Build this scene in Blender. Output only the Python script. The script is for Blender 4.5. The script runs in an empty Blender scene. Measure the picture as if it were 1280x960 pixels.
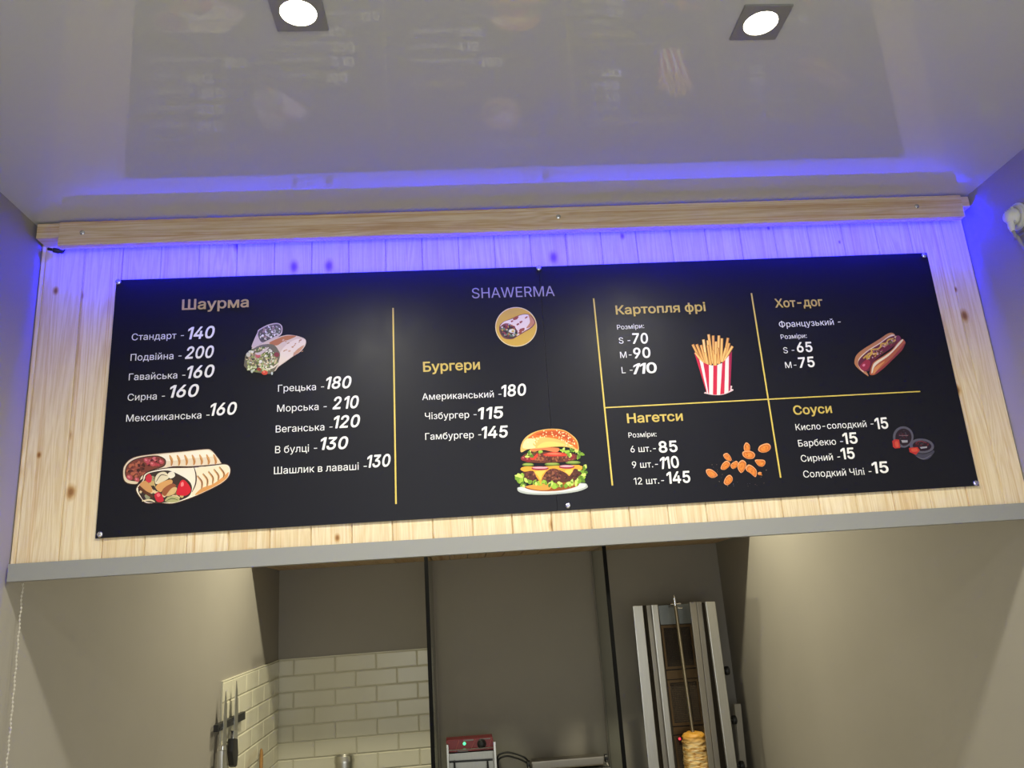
import bpy, bmesh, math, random
from mathutils import Vector, Matrix, geometry, noise
random.seed(7)
SC = bpy.context.scene
COL = SC.collection

# ------------------------------------------------------------------ camera, world, lights, exposure
FPX = 1013.79
CAM = Vector((-0.2235, -1.8202, 1.6017))
RV = Vector((0.99611307, -0.05924008, -0.06518715))
UV = Vector((0.04628834, -0.27758564, 0.95958512))
FV = Vector((0.07494091, 0.95887268, 0.27376456))
cd = bpy.data.cameras.new('camera')
cam = bpy.data.objects.new('camera', cd)
COL.objects.link(cam)
M4 = Matrix((RV, UV, -FV)).transposed().to_4x4()
M4.translation = CAM
cam.matrix_world = M4
cd.sensor_fit = 'HORIZONTAL'; cd.sensor_width = 36.0; cd.lens = FPX * 36.0 / 1280.0
cd.clip_start = 0.02
SC.camera = cam

SC.view_settings.view_transform = 'Standard'
SC.view_settings.look = 'None'
SC.view_settings.gamma = 1.0
SC.view_settings.use_curve_mapping = False
SC.view_settings.exposure = 0.0

W = bpy.data.worlds.new('world'); SC.world = W; W.use_nodes = True
W.node_tree.nodes['Background'].inputs[0].default_value = (0.95, 1.0, 0.97, 1)
W.node_tree.nodes['Background'].inputs[1].default_value = 0.30

H_CEIL = 2.553      # glossy front ceiling
Z_SOFFIT = 1.90     # lowered wooden ceiling at the back of the kitchen
Y_SOFFIT = 1.94
Y_BACK = 2.5
WARM = (1.0, 0.975, 0.83)
SPOT_POWER = 43.0
KITCHEN_POWER = 18.0
LED_STRENGTH = 1250.0

def spot(name, loc, power, size=164, blend=0.65, col=WARM, rad=0.025):
    l = bpy.data.lights.new(name, 'SPOT'); l.energy = power; l.color = col
    l.spot_size = math.radians(size); l.spot_blend = blend; l.shadow_soft_size = rad
    o = bpy.data.objects.new(name, l); COL.objects.link(o); o.location = loc
    return o

DOWNLIGHTS = [(-0.4395, -0.7195), (0.335, -0.682)]
for x, y in DOWNLIGHTS:                                   # the two ceiling spots in view
    spot('downlight_lamp', (x, y, H_CEIL - 0.012), SPOT_POWER)
for x, y in [(-0.44, -2.0), (0.34, -2.0)]:                # unseen pair added behind the camera to light the front room
    spot('downlight_lamp', (x, y, H_CEIL - 0.012), SPOT_POWER)
for x in (-0.62, 0.60):                                   # the kitchen's own ceiling lamps, above the fascia's lower edge
    l = bpy.data.lights.new('kitchen_lamp', 'AREA'); l.shape = 'DISK'; l.size = 0.07
    l.energy = KITCHEN_POWER; l.color = (1.0, 0.93, 0.67)
    o = bpy.data.objects.new('kitchen_lamp', l); COL.objects.link(o); o.location = (x, 1.56, 2.50)

l = bpy.data.lights.new('hall_fill_light', 'AREA'); l.shape = 'RECTANGLE'; l.size = 2.1; l.size_y = 1.6   # added soft fill, standing in for light of the unseen hall
l.energy = 27.0; l.color = (0.97, 1.0, 0.97)
o = bpy.data.objects.new('hall_fill_light', l); COL.objects.link(o); o.location = (-0.03, -3.15, 1.45); o.rotation_euler = (math.radians(90), 0, 0)

# ------------------------------------------------------------------ helpers
def px(x, y):
    """direction of the photograph's sight line through a point of the 1280x960 frame"""
    return FV + RV * ((x - 640.0) / FPX) - UV * ((y - 480.0) / FPX)
def atY(x, y, Y):
    d = px(x, y); return CAM + d * ((Y - CAM.y) / d.y)

def link(name, me, mats, parent=None):
    o = bpy.data.objects.new(name, me); COL.objects.link(o)
    if not isinstance(mats, (list, tuple)): mats = [mats]
    for m in mats: me.materials.append(m)
    if parent is not None: o.parent = parent
    return o
def build(name, bm, mats, parent=None, smooth=False, recalc=True):
    if recalc: bmesh.ops.recalc_face_normals(bm, faces=bm.faces)
    if smooth:
        for f in bm.faces: f.smooth = True
    me = bpy.data.meshes.new(name); bm.to_mesh(me); bm.free()
    o = link(name, me, mats, parent)
    if smooth:
        try: me.set_sharp_from_angle(angle=math.radians(40))
        except Exception: pass
    return o
def thing(name, label, cat, loc=(0, 0, 0), group=None):
    o = bpy.data.objects.new(name, None); COL.objects.link(o); o.empty_display_size = 0.05
    o.location = loc
    o['label'] = label; o['category'] = cat
    if group: o['group'] = group
    bpy.context.view_layer.update()
    return o
def local(o, parent):
    """shapes are written in room coordinates: keep them where they are under a moved parent"""
    o.matrix_parent_inverse = Matrix.Translation(-Vector(parent.location))
    return o
def part(name, bm, mats, parent, smooth=False, label=None):
    o = build(name, bm, mats, None, smooth)
    root = parent
    off = Vector((0, 0, 0)); p = parent
    while p is not None:
        off += Vector(p.location); p = p.parent
    o.data.transform(Matrix.Translation(-off))
    o.parent = parent
    if label: o['label'] = label
    return o
def tag(o, label, cat, group=None):
    o['label'] = label; o['category'] = cat
    if group: o['group'] = group
    return o
def struct(name, bm, mats, smooth=False):
    o = build(name, bm, mats, None, smooth); o['kind'] = 'structure'; return o

def box(bm, x0, x1, y0, y1, z0, z1, bev=0.0, mi=0):
    vs = [bm.verts.new((x, y, z)) for x in (x0, x1) for y in (y0, y1) for z in (z0, z1)]
    idx = [(0, 1, 3, 2), (4, 6, 7, 5), (0, 4, 5, 1), (2, 3, 7, 6), (0, 2, 6, 4), (1, 5, 7, 3)]
    fs = [bm.faces.new([vs[i] for i in q]) for q in idx]
    for f in fs: f.material_index = mi
    if bev > 0:
        bmesh.ops.recalc_face_normals(bm, faces=fs)
        es = list({e for f in fs for e in f.edges})
        bmesh.ops.bevel(bm, geom=es, offset=bev, segments=2, affect='EDGES', profile=0.7)
    return fs
def hexa(bm, front, back, bev=0.0, mi=0):
    """prism between two matching outlines (lists of points)"""
    n = len(front)
    a = [bm.verts.new(p) for p in front]; b = [bm.verts.new(p) for p in back]
    fs = [bm.faces.new(a), bm.faces.new(list(reversed(b)))]
    for i in range(n):
        j = (i + 1) % n
        fs.append(bm.faces.new((a[i], b[i], b[j], a[j])))
    for f in fs: f.material_index = mi
    if bev > 0:
        bmesh.ops.recalc_face_normals(bm, faces=fs)
        es = list({e for f in fs for e in f.edges})
        bmesh.ops.bevel(bm, geom=es, offset=bev, segments=2, affect='EDGES', profile=0.7)
    return fs
def prism(bm, pts, y0, y1, bev=0.0, mi=0):
    """outline seen at depth y0, carried straight back to y1"""
    fr = [atY(x, y, y0) for x, y in pts]
    bk = [Vector((p.x, y1, p.z)) for p in fr]
    return hexa(bm, fr, bk, bev, mi)
def tube(bm, pts, r, seg=10, mi=0, caps=True):
    pts = [Vector(p) for p in pts]; rs = r if isinstance(r, (list, tuple)) else [r] * len(pts)
    rings = []; prev = None
    for i, p in enumerate(pts):
        t = (pts[min(i + 1, len(pts) - 1)] - pts[max(i - 1, 0)]).normalized()
        if prev is None:
            a = Vector((0, 0, 1)) if abs(t.z) < 0.9 else Vector((1, 0, 0))
            u = t.cross(a).normalized()
        else:
            u = (prev - t * prev.dot(t)).normalized()
        prev = u; v = t.cross(u)
        rings.append([bm.verts.new(p + (u * math.cos(2 * math.pi * k / seg) + v * math.sin(2 * math.pi * k / seg)) * rs[i]) for k in range(seg)])
    for a, b in zip(rings, rings[1:]):
        for k in range(seg):
            f = bm.faces.new((a[k], a[(k + 1) % seg], b[(k + 1) % seg], b[k])); f.material_index = mi
    if caps:
        for rg in (list(reversed(rings[0])), rings[-1]):
            f = bm.faces.new(rg); f.material_index = mi
def lathe(bm, base, axis, prof, seg=24, mi=0):
    """prof = [(radius, height)] about an axis from base"""
    base = Vector(base); ax = Vector(axis).normalized()
    a = Vector((1, 0, 0)) if abs(ax.x) < 0.9 else Vector((0, 1, 0))
    u = ax.cross(a).normalized(); v = ax.cross(u)
    rings = []
    for r, h in prof:
        c = base + ax * h
        rings.append([bm.verts.new(c + (u * math.cos(2 * math.pi * k / seg) + v * math.sin(2 * math.pi * k / seg)) * max(r, 1e-4)) for k in range(seg)])
    for p, q in zip(rings, rings[1:]):
        for k in range(seg):
            f = bm.faces.new((p[k], p[(k + 1) % seg], q[(k + 1) % seg], q[k])); f.material_index = mi
    bm.faces.new(list(reversed(rings[0]))).material_index = mi
    bm.faces.new(rings[-1]).material_index = mi
def spline(pts, n=8, closed=False):
    P = [Vector(p) for p in pts]; out = []; N = len(P)
    rng = range(N if closed else N - 1)
    for i in rng:
        if closed: a, b, c, d = P[i - 1], P[i], P[(i + 1) % N], P[(i + 2) % N]
        else: a, b, c, d = P[max(i - 1, 0)], P[i], P[i + 1], P[min(i + 2, N - 1)]
        for k in range(n):
            t = k / n
            out.append(0.5 * ((2 * b) + (c - a) * t + (2 * a - 5 * b + 4 * c - d) * t * t + (3 * b - a - 3 * c + d) * t ** 3))
    if not closed: out.append(P[-1])
    return out

# ------------------------------------------------------------------ materials
def mat(name, col, rough=0.5, metal=0.0, spec=0.5, emit=None, estr=0.0, coat=0.0):
    m = bpy.data.materials.new(name); m.use_nodes = True
    b = m.node_tree.nodes['Principled BSDF']
    b.inputs['Base Color'].default_value = (*col, 1)
    b.inputs['Roughness'].default_value = rough
    b.inputs['Metallic'].default_value = metal
    b.inputs['Specular IOR Level'].default_value = spec
    b.inputs['Coat Weight'].default_value = coat
    b.inputs['Coat Roughness'].default_value = 0.02
    if emit:
        b.inputs['Emission Color'].default_value = (*emit, 1); b.inputs['Emission Strength'].default_value = estr
    return m
class NT:
    def __init__(s, m): s.m = m; s.t = m.node_tree; s.b = s.t.nodes['Principled BSDF']
    def n(s, typ, **kw):
        nd = s.t.nodes.new(typ)
        for k, v in kw.items():
            if k in ('i',):
                for kk, vv in v.items(): nd.inputs[kk].default_value = vv
            else: setattr(nd, k, v)
        return nd
    def l(s, a, b): s.t.links.new(a, b)
    def pos(s, scale=(1, 1, 1), rot=(0, 0, 0)):
        g = s.n('ShaderNodeNewGeometry'); mp = s.n('ShaderNodeMapping')
        mp.inputs['Scale'].default_value = scale; mp.inputs['Rotation'].default_value = rot
        s.l(g.outputs['Position'], mp.inputs['Vector']); return mp.outputs['Vector']
    def ramp(s, fac, stops, interp='LINEAR'):
        r = s.n('ShaderNodeValToRGB'); e = r.color_ramp.elements; r.color_ramp.interpolation = interp
        while len(e) < len(stops): e.new(0.5)
        for el, (p, c) in zip(e, stops): el.position = p; el.color = (*c, 1)
        s.l(fac, r.inputs['Fac']); return r.outputs['Color']
    def math(s, op, a, b=None, c=None):
        m = s.n('ShaderNodeMath', operation=op)
        for i, v in enumerate((a, b, c)):
            if v is None: continue
            if isinstance(v, (int, float)): m.inputs[i].default_value = v
            else: s.l(v, m.inputs[i])
        return m.outputs[0]
    def mix(s, fac, a, b, typ='MIX'):
        m = s.n('ShaderNodeMix', data_type='RGBA', blend_type=typ)
        for sock, v in ((m.inputs[0], fac), (m.inputs[6], a), (m.inputs[7], b)):
            if isinstance(v, (int, float)): sock.default_value = v
            elif isinstance(v, tuple): sock.default_value = (*v, 1)
            else: s.l(v, sock)
        return m.outputs[2]
    def bump(s, h, strength=0.2, dist=0.002):
        b = s.n('ShaderNodeBump'); b.inputs['Strength'].default_value = strength; b.inputs['Distance'].default_value = dist
        s.l(h, b.inputs['Height']); s.l(b.outputs['Normal'], s.b.inputs['Normal'])
    def noise(s, vec, scale, detail=3, rough=0.5, dist=0.0):
        n = s.n('ShaderNodeTexNoise', i={'Scale': scale, 'Detail': detail, 'Roughness': rough, 'Distortion': dist})
        s.l(vec, n.inputs['Vector']); return n.outputs['Fac']

def wall_paint(name, col, rough=0.75):
    m = mat(name, col, rough, spec=0.3); t = NT(m)
    v = t.pos()
    c = t.ramp(t.noise(v, 1.7, 4), [(0.3, tuple(k * 0.95 for k in col)), (0.7, tuple(k * 1.04 for k in col))])
    t.l(c, t.b.inputs['Base Color'])
    t.bump(t.noise(v, 180, 3), 0.12, 0.001)
    return m
PAINT = wall_paint('greige_wall_paint', (0.31, 0.288, 0.252))

def wood(name, axis='z', base=(0.70, 0.50, 0.27), pitch=0.0, x0=0.0, knots=True):
    """pale spruce: grain along the axis, a tone of its own for every board"""
    m = mat(name, base, 0.55, spec=0.35); t = NT(m)
    sc = {'z': (1, 1, 0.045), 'x': (0.045, 1, 1), 'y': (1, 0.045, 1)}[axis]
    g = t.n('ShaderNodeNewGeometry'); sp = t.n('ShaderNodeSeparateXYZ'); t.l(g.outputs['Position'], sp.inputs[0])
    src = g.outputs['Position']
    hue = None
    if pitch:
        pid = t.math('FLOOR', t.math('DIVIDE', t.math('SUBTRACT', sp.outputs['X'], x0), pitch))
        wn = t.n('ShaderNodeTexWhiteNoise', noise_dimensions='1D'); t.l(pid, wn.inputs['W'])
        cb = t.n('ShaderNodeCombineXYZ'); t.l(t.math('MULTIPLY', pid, 0.37), cb.inputs['X'])
        t.l(t.math('MULTIPLY', wn.outputs['Value'], 40.0), cb.inputs['Z'])
        ad = t.n('ShaderNodeVectorMath', operation='ADD'); t.l(src, ad.inputs[0]); t.l(cb.outputs[0], ad.inputs[1])
        src = ad.outputs[0]; hue = wn.outputs['Value']
    mp = t.n('ShaderNodeMapping'); mp.inputs['Scale'].default_value = sc; t.l(src, mp.inputs['Vector'])
    v = mp.outputs['Vector']
    warp = t.noise(v, 9, 2, 0.5)
    big = t.noise(v, 26, 2, 0.45, 0.6)
    rings = t.math('SINE', t.math('MULTIPLY_ADD', big, 70.0, t.math('MULTIPLY', warp, 25.0)))
    fine = t.noise(v, 420, 3, 0.6)
    dark = tuple(k * f for k, f in zip(base, (0.80, 0.68, 0.50)))
    light = tuple(min(1, k * f) for k, f in zip(base, (1.10, 1.14, 1.25)))
    c = t.ramp(t.math('MULTIPLY_ADD', rings, 0.5, 0.5), [(0.0, tuple(a * .5 + b * .5 for a, b in zip(dark, base))), (0.45, base), (1.0, light)])
    mpl = t.n('ShaderNodeMapping'); mpl.inputs['Scale'].default_value = tuple(1 if k > .5 else .006 for k in sc); t.l(src, mpl.inputs['Vector'])
    ln = t.noise(mpl.outputs[0], 110, 2, 0.6)
    c = t.mix(1.0, c, t.ramp(ln, [(0.33, (0.80, 0.62, 0.44)), (0.40, (0.97, 0.92, 0.86)), (0.46, (1, 1, 1))]), 'MULTIPLY')
    stk = t.noise(mpl.outputs[0], 17, 1, 0.5)
    c = t.mix(1.0, c, t.ramp(stk, [(0.30, (0.92, 0.80, 0.66)), (0.42, (1, 1, 1))]), 'MULTIPLY')
    c = t.mix(0.35, c, t.ramp(fine, [(0.35, dark), (0.65, light)]))
    if hue is not None:
        c = t.mix(t.math('MULTIPLY', hue, 0.35), c, tuple(k * f for k, f in zip(base, (0.88, 0.84, 0.78))), 'MIX')
    if knots:
        s2 = t.n('ShaderNodeSeparateXYZ'); t.l(src, s2.inputs[0]); c2 = t.n('ShaderNodeCombineXYZ')
        t.l(s2.outputs['X'], c2.inputs['X']); t.l(t.math('MULTIPLY', s2.outputs['Z'], 0.62), c2.inputs['Y'])
        vo = t.n('ShaderNodeTexVoronoi', voronoi_dimensions='2D', i={'Scale': 9.0, 'Randomness': 1.0}); t.l(c2.outputs[0], vo.inputs['Vector'])
        sc3 = t.n('ShaderNodeSeparateColor'); t.l(vo.outputs['Color'], sc3.inputs[0])
        gate = t.math('GREATER_THAN', sc3.outputs[0], 0.52)
        d = t.math('ADD', t.math('DIVIDE', vo.outputs['Distance'], t.math('MULTIPLY_ADD', sc3.outputs[1], 1.1, 0.35)), t.math('MULTIPLY', t.noise(src, 90, 2), 0.02))
        kc = t.ramp(d, [(0.030, (0.36, 0.20, 0.10)), (0.055, (0.58, 0.40, 0.24)), (0.075, (0.82, 0.70, 0.55)), (0.11, (1, 1, 1))])
        c = t.mix(gate, c, t.mix(1.0, c, kc, 'MULTIPLY'))
    t.l(c, t.b.inputs['Base Color'])
    t.bump(fine, 0.10, 0.001)
    return m
PITCH = 0.0885; PX0 = -1.1635
WOOD_CLAD = wood('spruce_cladding', 'z', (0.76, 0.63, 0.42), PITCH, PX0)
WOOD_BATTEN = wood('spruce_batten', 'x', (0.62, 0.49, 0.35), knots=False)
WOOD_SOFFIT = wood('spruce_soffit', 'y', (0.55, 0.40, 0.22), 0.09, 0.0)

def brushed(name, col, rough=0.32, axis=(60, 60, 1.5)):
    m = mat(name, col, rough, 1.0); t = NT(m)
    n = t.noise(t.pos(axis), 6, 3, 0.6)
    r = t.math('MULTIPLY_ADD', n, 0.22, rough - 0.1)
    t.l(r, t.b.inputs['Roughness'])
    t.l(t.ramp(n, [(0.2, tuple(k * 0.85 for k in col)), (0.8, col)]), t.b.inputs['Base Color'])
    return m
STEEL = brushed('brushed_steel', (0.66, 0.65, 0.61))
STEEL_MID = brushed('dull_steel', (0.42, 0.41, 0.37), 0.36)
STEEL_DK = brushed('stained_steel', (0.36, 0.33, 0.28), 0.42)
CHROME = mat('chrome', (0.8, 0.8, 0.8), 0.15, 1.0)
BLACK = mat('black_plastic', (0.012, 0.012, 0.013), 0.45)
BLACK_EDGE = mat('black_edge_profile', (0.003, 0.003, 0.0035), 0.6, spec=0.15)
WHITE_PL = mat('white_plastic', (0.72, 0.72, 0.70), 0.4)
ALU = mat('grey_aluminium_trim', (0.27, 0.27, 0.26), 0.5, spec=0.3)
RED = mat('red_enamel', (0.22, 0.012, 0.015), 0.35)
def glass_mat():
    m = bpy.data.materials.new('clear_glass'); m.use_nodes = True; t = m.node_tree
    t.nodes.remove(t.nodes['Principled BSDF'])
    fr = t.nodes.new('ShaderNodeFresnel'); fr.inputs['IOR'].default_value = 1.45
    tr = t.nodes.new('ShaderNodeBsdfTransparent'); tr.inputs[0].default_value = (0.90, 0.93, 0.91, 1)
    gl = t.nodes.new('ShaderNodeBsdfGlossy'); gl.inputs['Roughness'].default_value = 0.02
    mx = t.nodes.new('ShaderNodeMixShader')
    ge = t.nodes.new('ShaderNodeNewGeometry'); sb = t.nodes.new('ShaderNodeMath'); sb.operation = 'SUBTRACT'; sb.use_clamp = True
    t.links.new(fr.outputs[0], sb.inputs[0]); t.links.new(ge.outputs['Backfacing'], sb.inputs[1])   # one reflection per pane
    t.links.new(sb.outputs[0], mx.inputs[0]); t.links.new(tr.outputs[0], mx.inputs[1]); t.links.new(gl.outputs[0], mx.inputs[2])
    t.links.new(mx.outputs[0], t.nodes['Material Output'].inputs[0])
    return m
GLASS = glass_mat()
def tile_mat():
    m = mat('cream_glazed_tile', (0.60, 0.57, 0.44), 0.22, spec=0.5); t = NT(m)
    n = t.noise(t.pos(), 5, 2)
    t.l(t.ramp(n, [(0.3, (0.66, 0.63, 0.49)), (0.7, (0.70, 0.67, 0.53))]), t.b.inputs['Base Color'])
    return m
TILE = tile_mat()
GROUT = mat('tile_grout', (0.50, 0.47, 0.36), 0.8)

# ------------------------------------------------------------------ the room
XL, XR = -1.1757, 1.1100           # side walls at the fascia
XLB, XRB = -1.143, 1.144           # side walls at the kitchen's back wall
Y_FRONT = -3.2
def wl(y): return XL + (XLB - XL) * max(y, 0) / Y_BACK
def wr(y): return XR + (XRB - XR) * max(y, 0) / Y_BACK
T = 0.10
def wall_poly(name, pts_in, pts_out, z0, z1):
    bm = bmesh.new()
    out = pts_in + list(reversed(pts_out))
    hexa(bm, [(x, y, z0) for x, y in out], [(x, y, z1) for x, y in out])
    return struct(name, bm, PAINT)
wall_poly('wall_left', [(XL, Y_FRONT), (XL, 0), (XLB, Y_BACK)], [(XL - T, Y_FRONT), (XL - T, 0), (XL - T, Y_BACK)], 0, 2.70)
wall_poly('wall_right', [(XR, Y_FRONT), (XR, 0), (XRB, Y_BACK)], [(XRB + T, Y_FRONT), (XRB + T, 0), (XRB + T, Y_BACK)], 0, 2.70)
bm = bmesh.new(); box(bm, XL - T, XRB + T, Y_BACK, Y_BACK + T, 0, 2.70); struct('wall_back', bm, PAINT)

FLOOR = mat('pale_floor_tile', (0.55, 0.53, 0.50), 0.4)
bm = bmesh.new(); box(bm, XL - T, XRB + T, Y_FRONT, Y_BACK + T, -0.08, 0.0); struct('floor', bm, FLOOR)

CEIL = mat('white_gloss_stretch_ceiling', (0.50, 0.50, 0.495), 0.5, spec=0.2, coat=1.0)
CEIL.node_tree.nodes['Principled BSDF'].inputs['Coat IOR'].default_value = 1.48
bm = bmesh.new()
# front ceiling, with square openings above the two spots
xs = [XL - 0.02, XR + 0.02]; ys = [Y_FRONT, 0.0]
for x, y in DOWNLIGHTS: xs += [x - 0.034, x + 0.034]; ys += [y - 0.034, y + 0.034]
xs.sort(); ys.sort()
grid = {}
def gv(i, j):
    if (i, j) not in grid: grid[(i, j)] = bm.verts.new((xs[i], ys[j], H_CEIL))
    return grid[(i, j)]
for i in range(len(xs) - 1):
    for j in range(len(ys) - 1):
        cx, cy = (xs[i] + xs[i + 1]) / 2, (ys[j] + ys[j + 1]) / 2
        if any(abs(cx - x) < 0.034 and abs(cy - y) < 0.034 for x, y in DOWNLIGHTS): continue
        bm.faces.new((gv(i, j), gv(i, j + 1), gv(i + 1, j + 1), gv(i + 1, j)))
bmesh.ops.recalc_face_normals(bm, faces=bm.faces)
for f in bm.faces:
    if f.normal.z > 0: f.normal_flip()
ret = bmesh.ops.extrude_face_region(bm, geom=list(bm.faces))
for v in [g for g in ret['geom'] if isinstance(g, bmesh.types.BMVert)]: v.co.z += 0.03
struct('ceiling', bm, CEIL)
# kitchen ceiling and the lowered boarded soffit in front of the back wall
KCEIL = mat('white_kitchen_ceiling', (0.62, 0.60, 0.55), 0.7)
bm = bmesh.new(); box(bm, XL - T, XRB + T, 0.04, Y_BACK, H_CEIL, H_CEIL + 0.05); struct('ceiling_kitchen', bm, KCEIL)
bm = bmesh.new()
x = XL + 0.005
while x < XRB:
    box(bm, max(x + 0.002, wl(Y_SOFFIT) + 0.002), min(x + 0.088, wr(Y_SOFFIT) - 0.002), Y_SOFFIT + 0.004, Y_BACK - 0.001, Z_SOFFIT, Z_SOFFIT + 0.012)
    x += 0.09
struct('ceiling_soffit', bm, WOOD_SOFFIT)
bm = bmesh.new(); box(bm, wl(Y_SOFFIT), wr(Y_SOFFIT), Y_SOFFIT, Y_BACK - 0.001, Z_SOFFIT + 0.012, H_CEIL - 0.001); struct('wall_soffit', bm, PAINT)
bm = bmesh.new(); box(bm, -0.362, 0.464, 1.80, Y_SOFFIT - 0.001, 1.912, 1.95, 0.002); struct('bay_shade_board', bm, KCEIL)   # unseen board added to keep lamp light off the middle bay

# ------------------------------------------------------------------ timber fascia between the side walls
Z_WOOD = 1.7735
bm = bmesh.new()
k = 0; x = PX0
edges = [XL + 0.001, PX0]
while x + PITCH < XR - 0.02: x += PITCH; edges.append(x)
edges.append(XR - 0.001)
GW, GD = 0.0018, 0.004
for a, b in zip(edges, edges[1:]):     # tongue-and-groove boards with a V groove between them
    pr = [(a, 0.012), (a, GD), (a + GW, 0.0), (b - GW, 0.0), (b, GD), (b, 0.012)]
    hexa(bm, [(px_, y_, Z_WOOD - 0.02) for px_, y_ in pr], [(px_, y_, H_CEIL - 0.001) for px_, y_ in pr])
struct('wall_fascia', bm, WOOD_CLAD)
bm = bmesh.new(); box(bm, XL + 0.001, XR - 0.001, 0.012, 0.04, Z_WOOD - 0.02, H_CEIL - 0.001); struct('wall_fascia_back', bm, PAINT)
# grey aluminium angle along the lower edge
bm = bmesh.new()
pr = [(-0.014, 1.7745), (-0.014, 1.738), (0.012, 1.738), (0.012, 1.7405), (-0.0118, 1.7405), (-0.0118, 1.7745)]
hexa(bm, [(XL + 0.006, y, z) for y, z in pr], [(XR - 0.001, y, z) for y, z in pr])
struct('trim_1', bm, ALU)

# timber batten under the ceiling, standing off the fascia, the light strip on its back
def screw(bm, c, r, h, normal=(0, -1, 0)):
    n = Vector(normal); c = Vector(c)
    lathe(bm, c, n, [(r, 0), (r, h * 0.35), (r * 0.86, h * 0.75), (r * 0.55, h), (0.0, h)], 16)
    for a in (0.4, 0.4 + math.pi / 2):        # cross recess ridges
        d = Vector((math.cos(a), 0, math.sin(a))) * r * 0.55
        tube(bm, [c - d + n * h * 0.98, c + d + n * h * 0.98], r * 0.10, 4)
SCREW = mat('zinc_screw', (0.62, 0.62, 0.64), 0.25, 1.0)
bt = thing('ceiling_batten', 'long pale wooden batten fixed with screws under the glossy ceiling', 'batten', (-0.01, -0.03, 2.489))
bm = bmesh.new(); box(bm, -1.114, 1.083, -0.052, -0.030, 2.489, 2.549, 0.0015); part('rail', bm, WOOD_BATTEN, bt)
bm = bmesh.new(); box(bm, -1.166, -1.1145, -0.046, -0.0005, 2.512, 2.549, 0.001); part('spacer_block', bm, WOOD_BATTEN, bt)
bm = bmesh.new(); box(bm, 1.0835, 1.106, -0.046, -0.0005, 2.518, 2.547, 0.001); part('spacer_block', bm, WOOD_BATTEN, bt)
for sx, sy in [(103, 291), (698, 271), (1146, 258)]:
    bm = bmesh.new(); screw(bm, atY(sx, sy, -0.0518), 0.006, 0.003); part('screw', bm, SCREW, bt)
LEDM = mat('blue_led_strip', (0.02, 0.02, 0.3), 0.5, emit=(0.0, 0.00008, 1.0), estr=LED_STRENGTH)
ls = thing('led_strip', 'blue light strip tucked behind the wooden batten above the menu board', 'light strip', (0, -0.02, 2.50))
bm = bmesh.new(); box(bm, -1.085, 1.092, -0.0298, -0.0285, 2.5010, 2.5105); part('diode_tape', bm, LEDM, ls)
bm = bmesh.new()
c0, c1 = atY(60, 311, -0.012), atY(79, 315, -0.012)
d = (c1 - c0).normalized()
lathe(bm, c0, d, [(0.0035, 0), (0.0035, 0.012), (0.006, 0.014), (0.006, 0.026), (0.0045, 0.028), (0.0045, 0.034), (0.0035, (c1 - c0).length)], 12)
part('connector', bm, BLACK, ls, True, 'black round cable connector')
bm = bmesh.new(); tube(bm, [c1, c1 + Vector((0.006, -0.004, 0.006)), Vector((c1.x + 0.02, -0.0284, 2.505))], 0.002, 6); part('lead', bm, BLACK, ls, True)

# ------------------------------------------------------------------ square downlights
PLATE = mat('grey_downlight_plate', (0.33, 0.33, 0.32), 0.35, 0.6)
LAMP = mat('lit_lamp_disc', (1, 1, 1), 0.5, emit=(1.0, 0.90, 0.70), estr=25.0)
def downlight(x, y, label):
    t = thing('ceiling_downlight', label, 'ceiling light', (x, y, H_CEIL), 'square downlights in the glossy ceiling')
    bm = bmesh.new(); n = 32; hs = 0.0415; ri = 0.029
    sq = []; ci = []
    for k in range(n):
        a = 2 * math.pi * k / n; c, s = math.cos(a), math.sin(a); m_ = max(abs(c), abs(s))
        sq.append((x + hs * c / m_, y + hs * s / m_)); ci.append((x + ri * c, y + ri * s))
    z0, z1 = H_CEIL - 0.004, H_CEIL - 0.0002
    lo_o = [bm.verts.new((p[0], p[1], z0)) for p in sq]; lo_i = [bm.verts.new((p[0], p[1], z0)) for p in ci]
    hi_o = [bm.verts.new((p[0], p[1], z1)) for p in sq]; hi_i = [bm.verts.new((p[0], p[1], z1)) for p in ci]
    for k in range(n):
        j = (k + 1) % n
        bm.faces.new((lo_o[k], lo_o[j], lo_i[j], lo_i[k])); bm.faces.new((hi_o[j], hi_o[k], hi_i[k], hi_i[j]))
        bm.faces.new((lo_o[j], lo_o[k], hi_o[k], hi_o[j])); bm.faces.new((lo_i[k], lo_i[j], hi_i[j], hi_i[k]))
    part('plate', bm, PLATE, t)
    bm = bmesh.new(); lathe(bm, (x, y, H_CEIL + 0.004), (0, 0, -1), [(0.0285, 0), (0.0285, 0.004), (0.027, 0.0065), (0.018, 0.0085), (0, 0.0095)], 32)
    part('lamp_lens', bm, LAMP, t, True)
downlight(*DOWNLIGHTS[0], 'left of the two lit square downlights, above the wrap prices')
downlight(*DOWNLIGHTS[1], 'right of the two lit square downlights, above the fries and hot dog prices')

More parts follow.
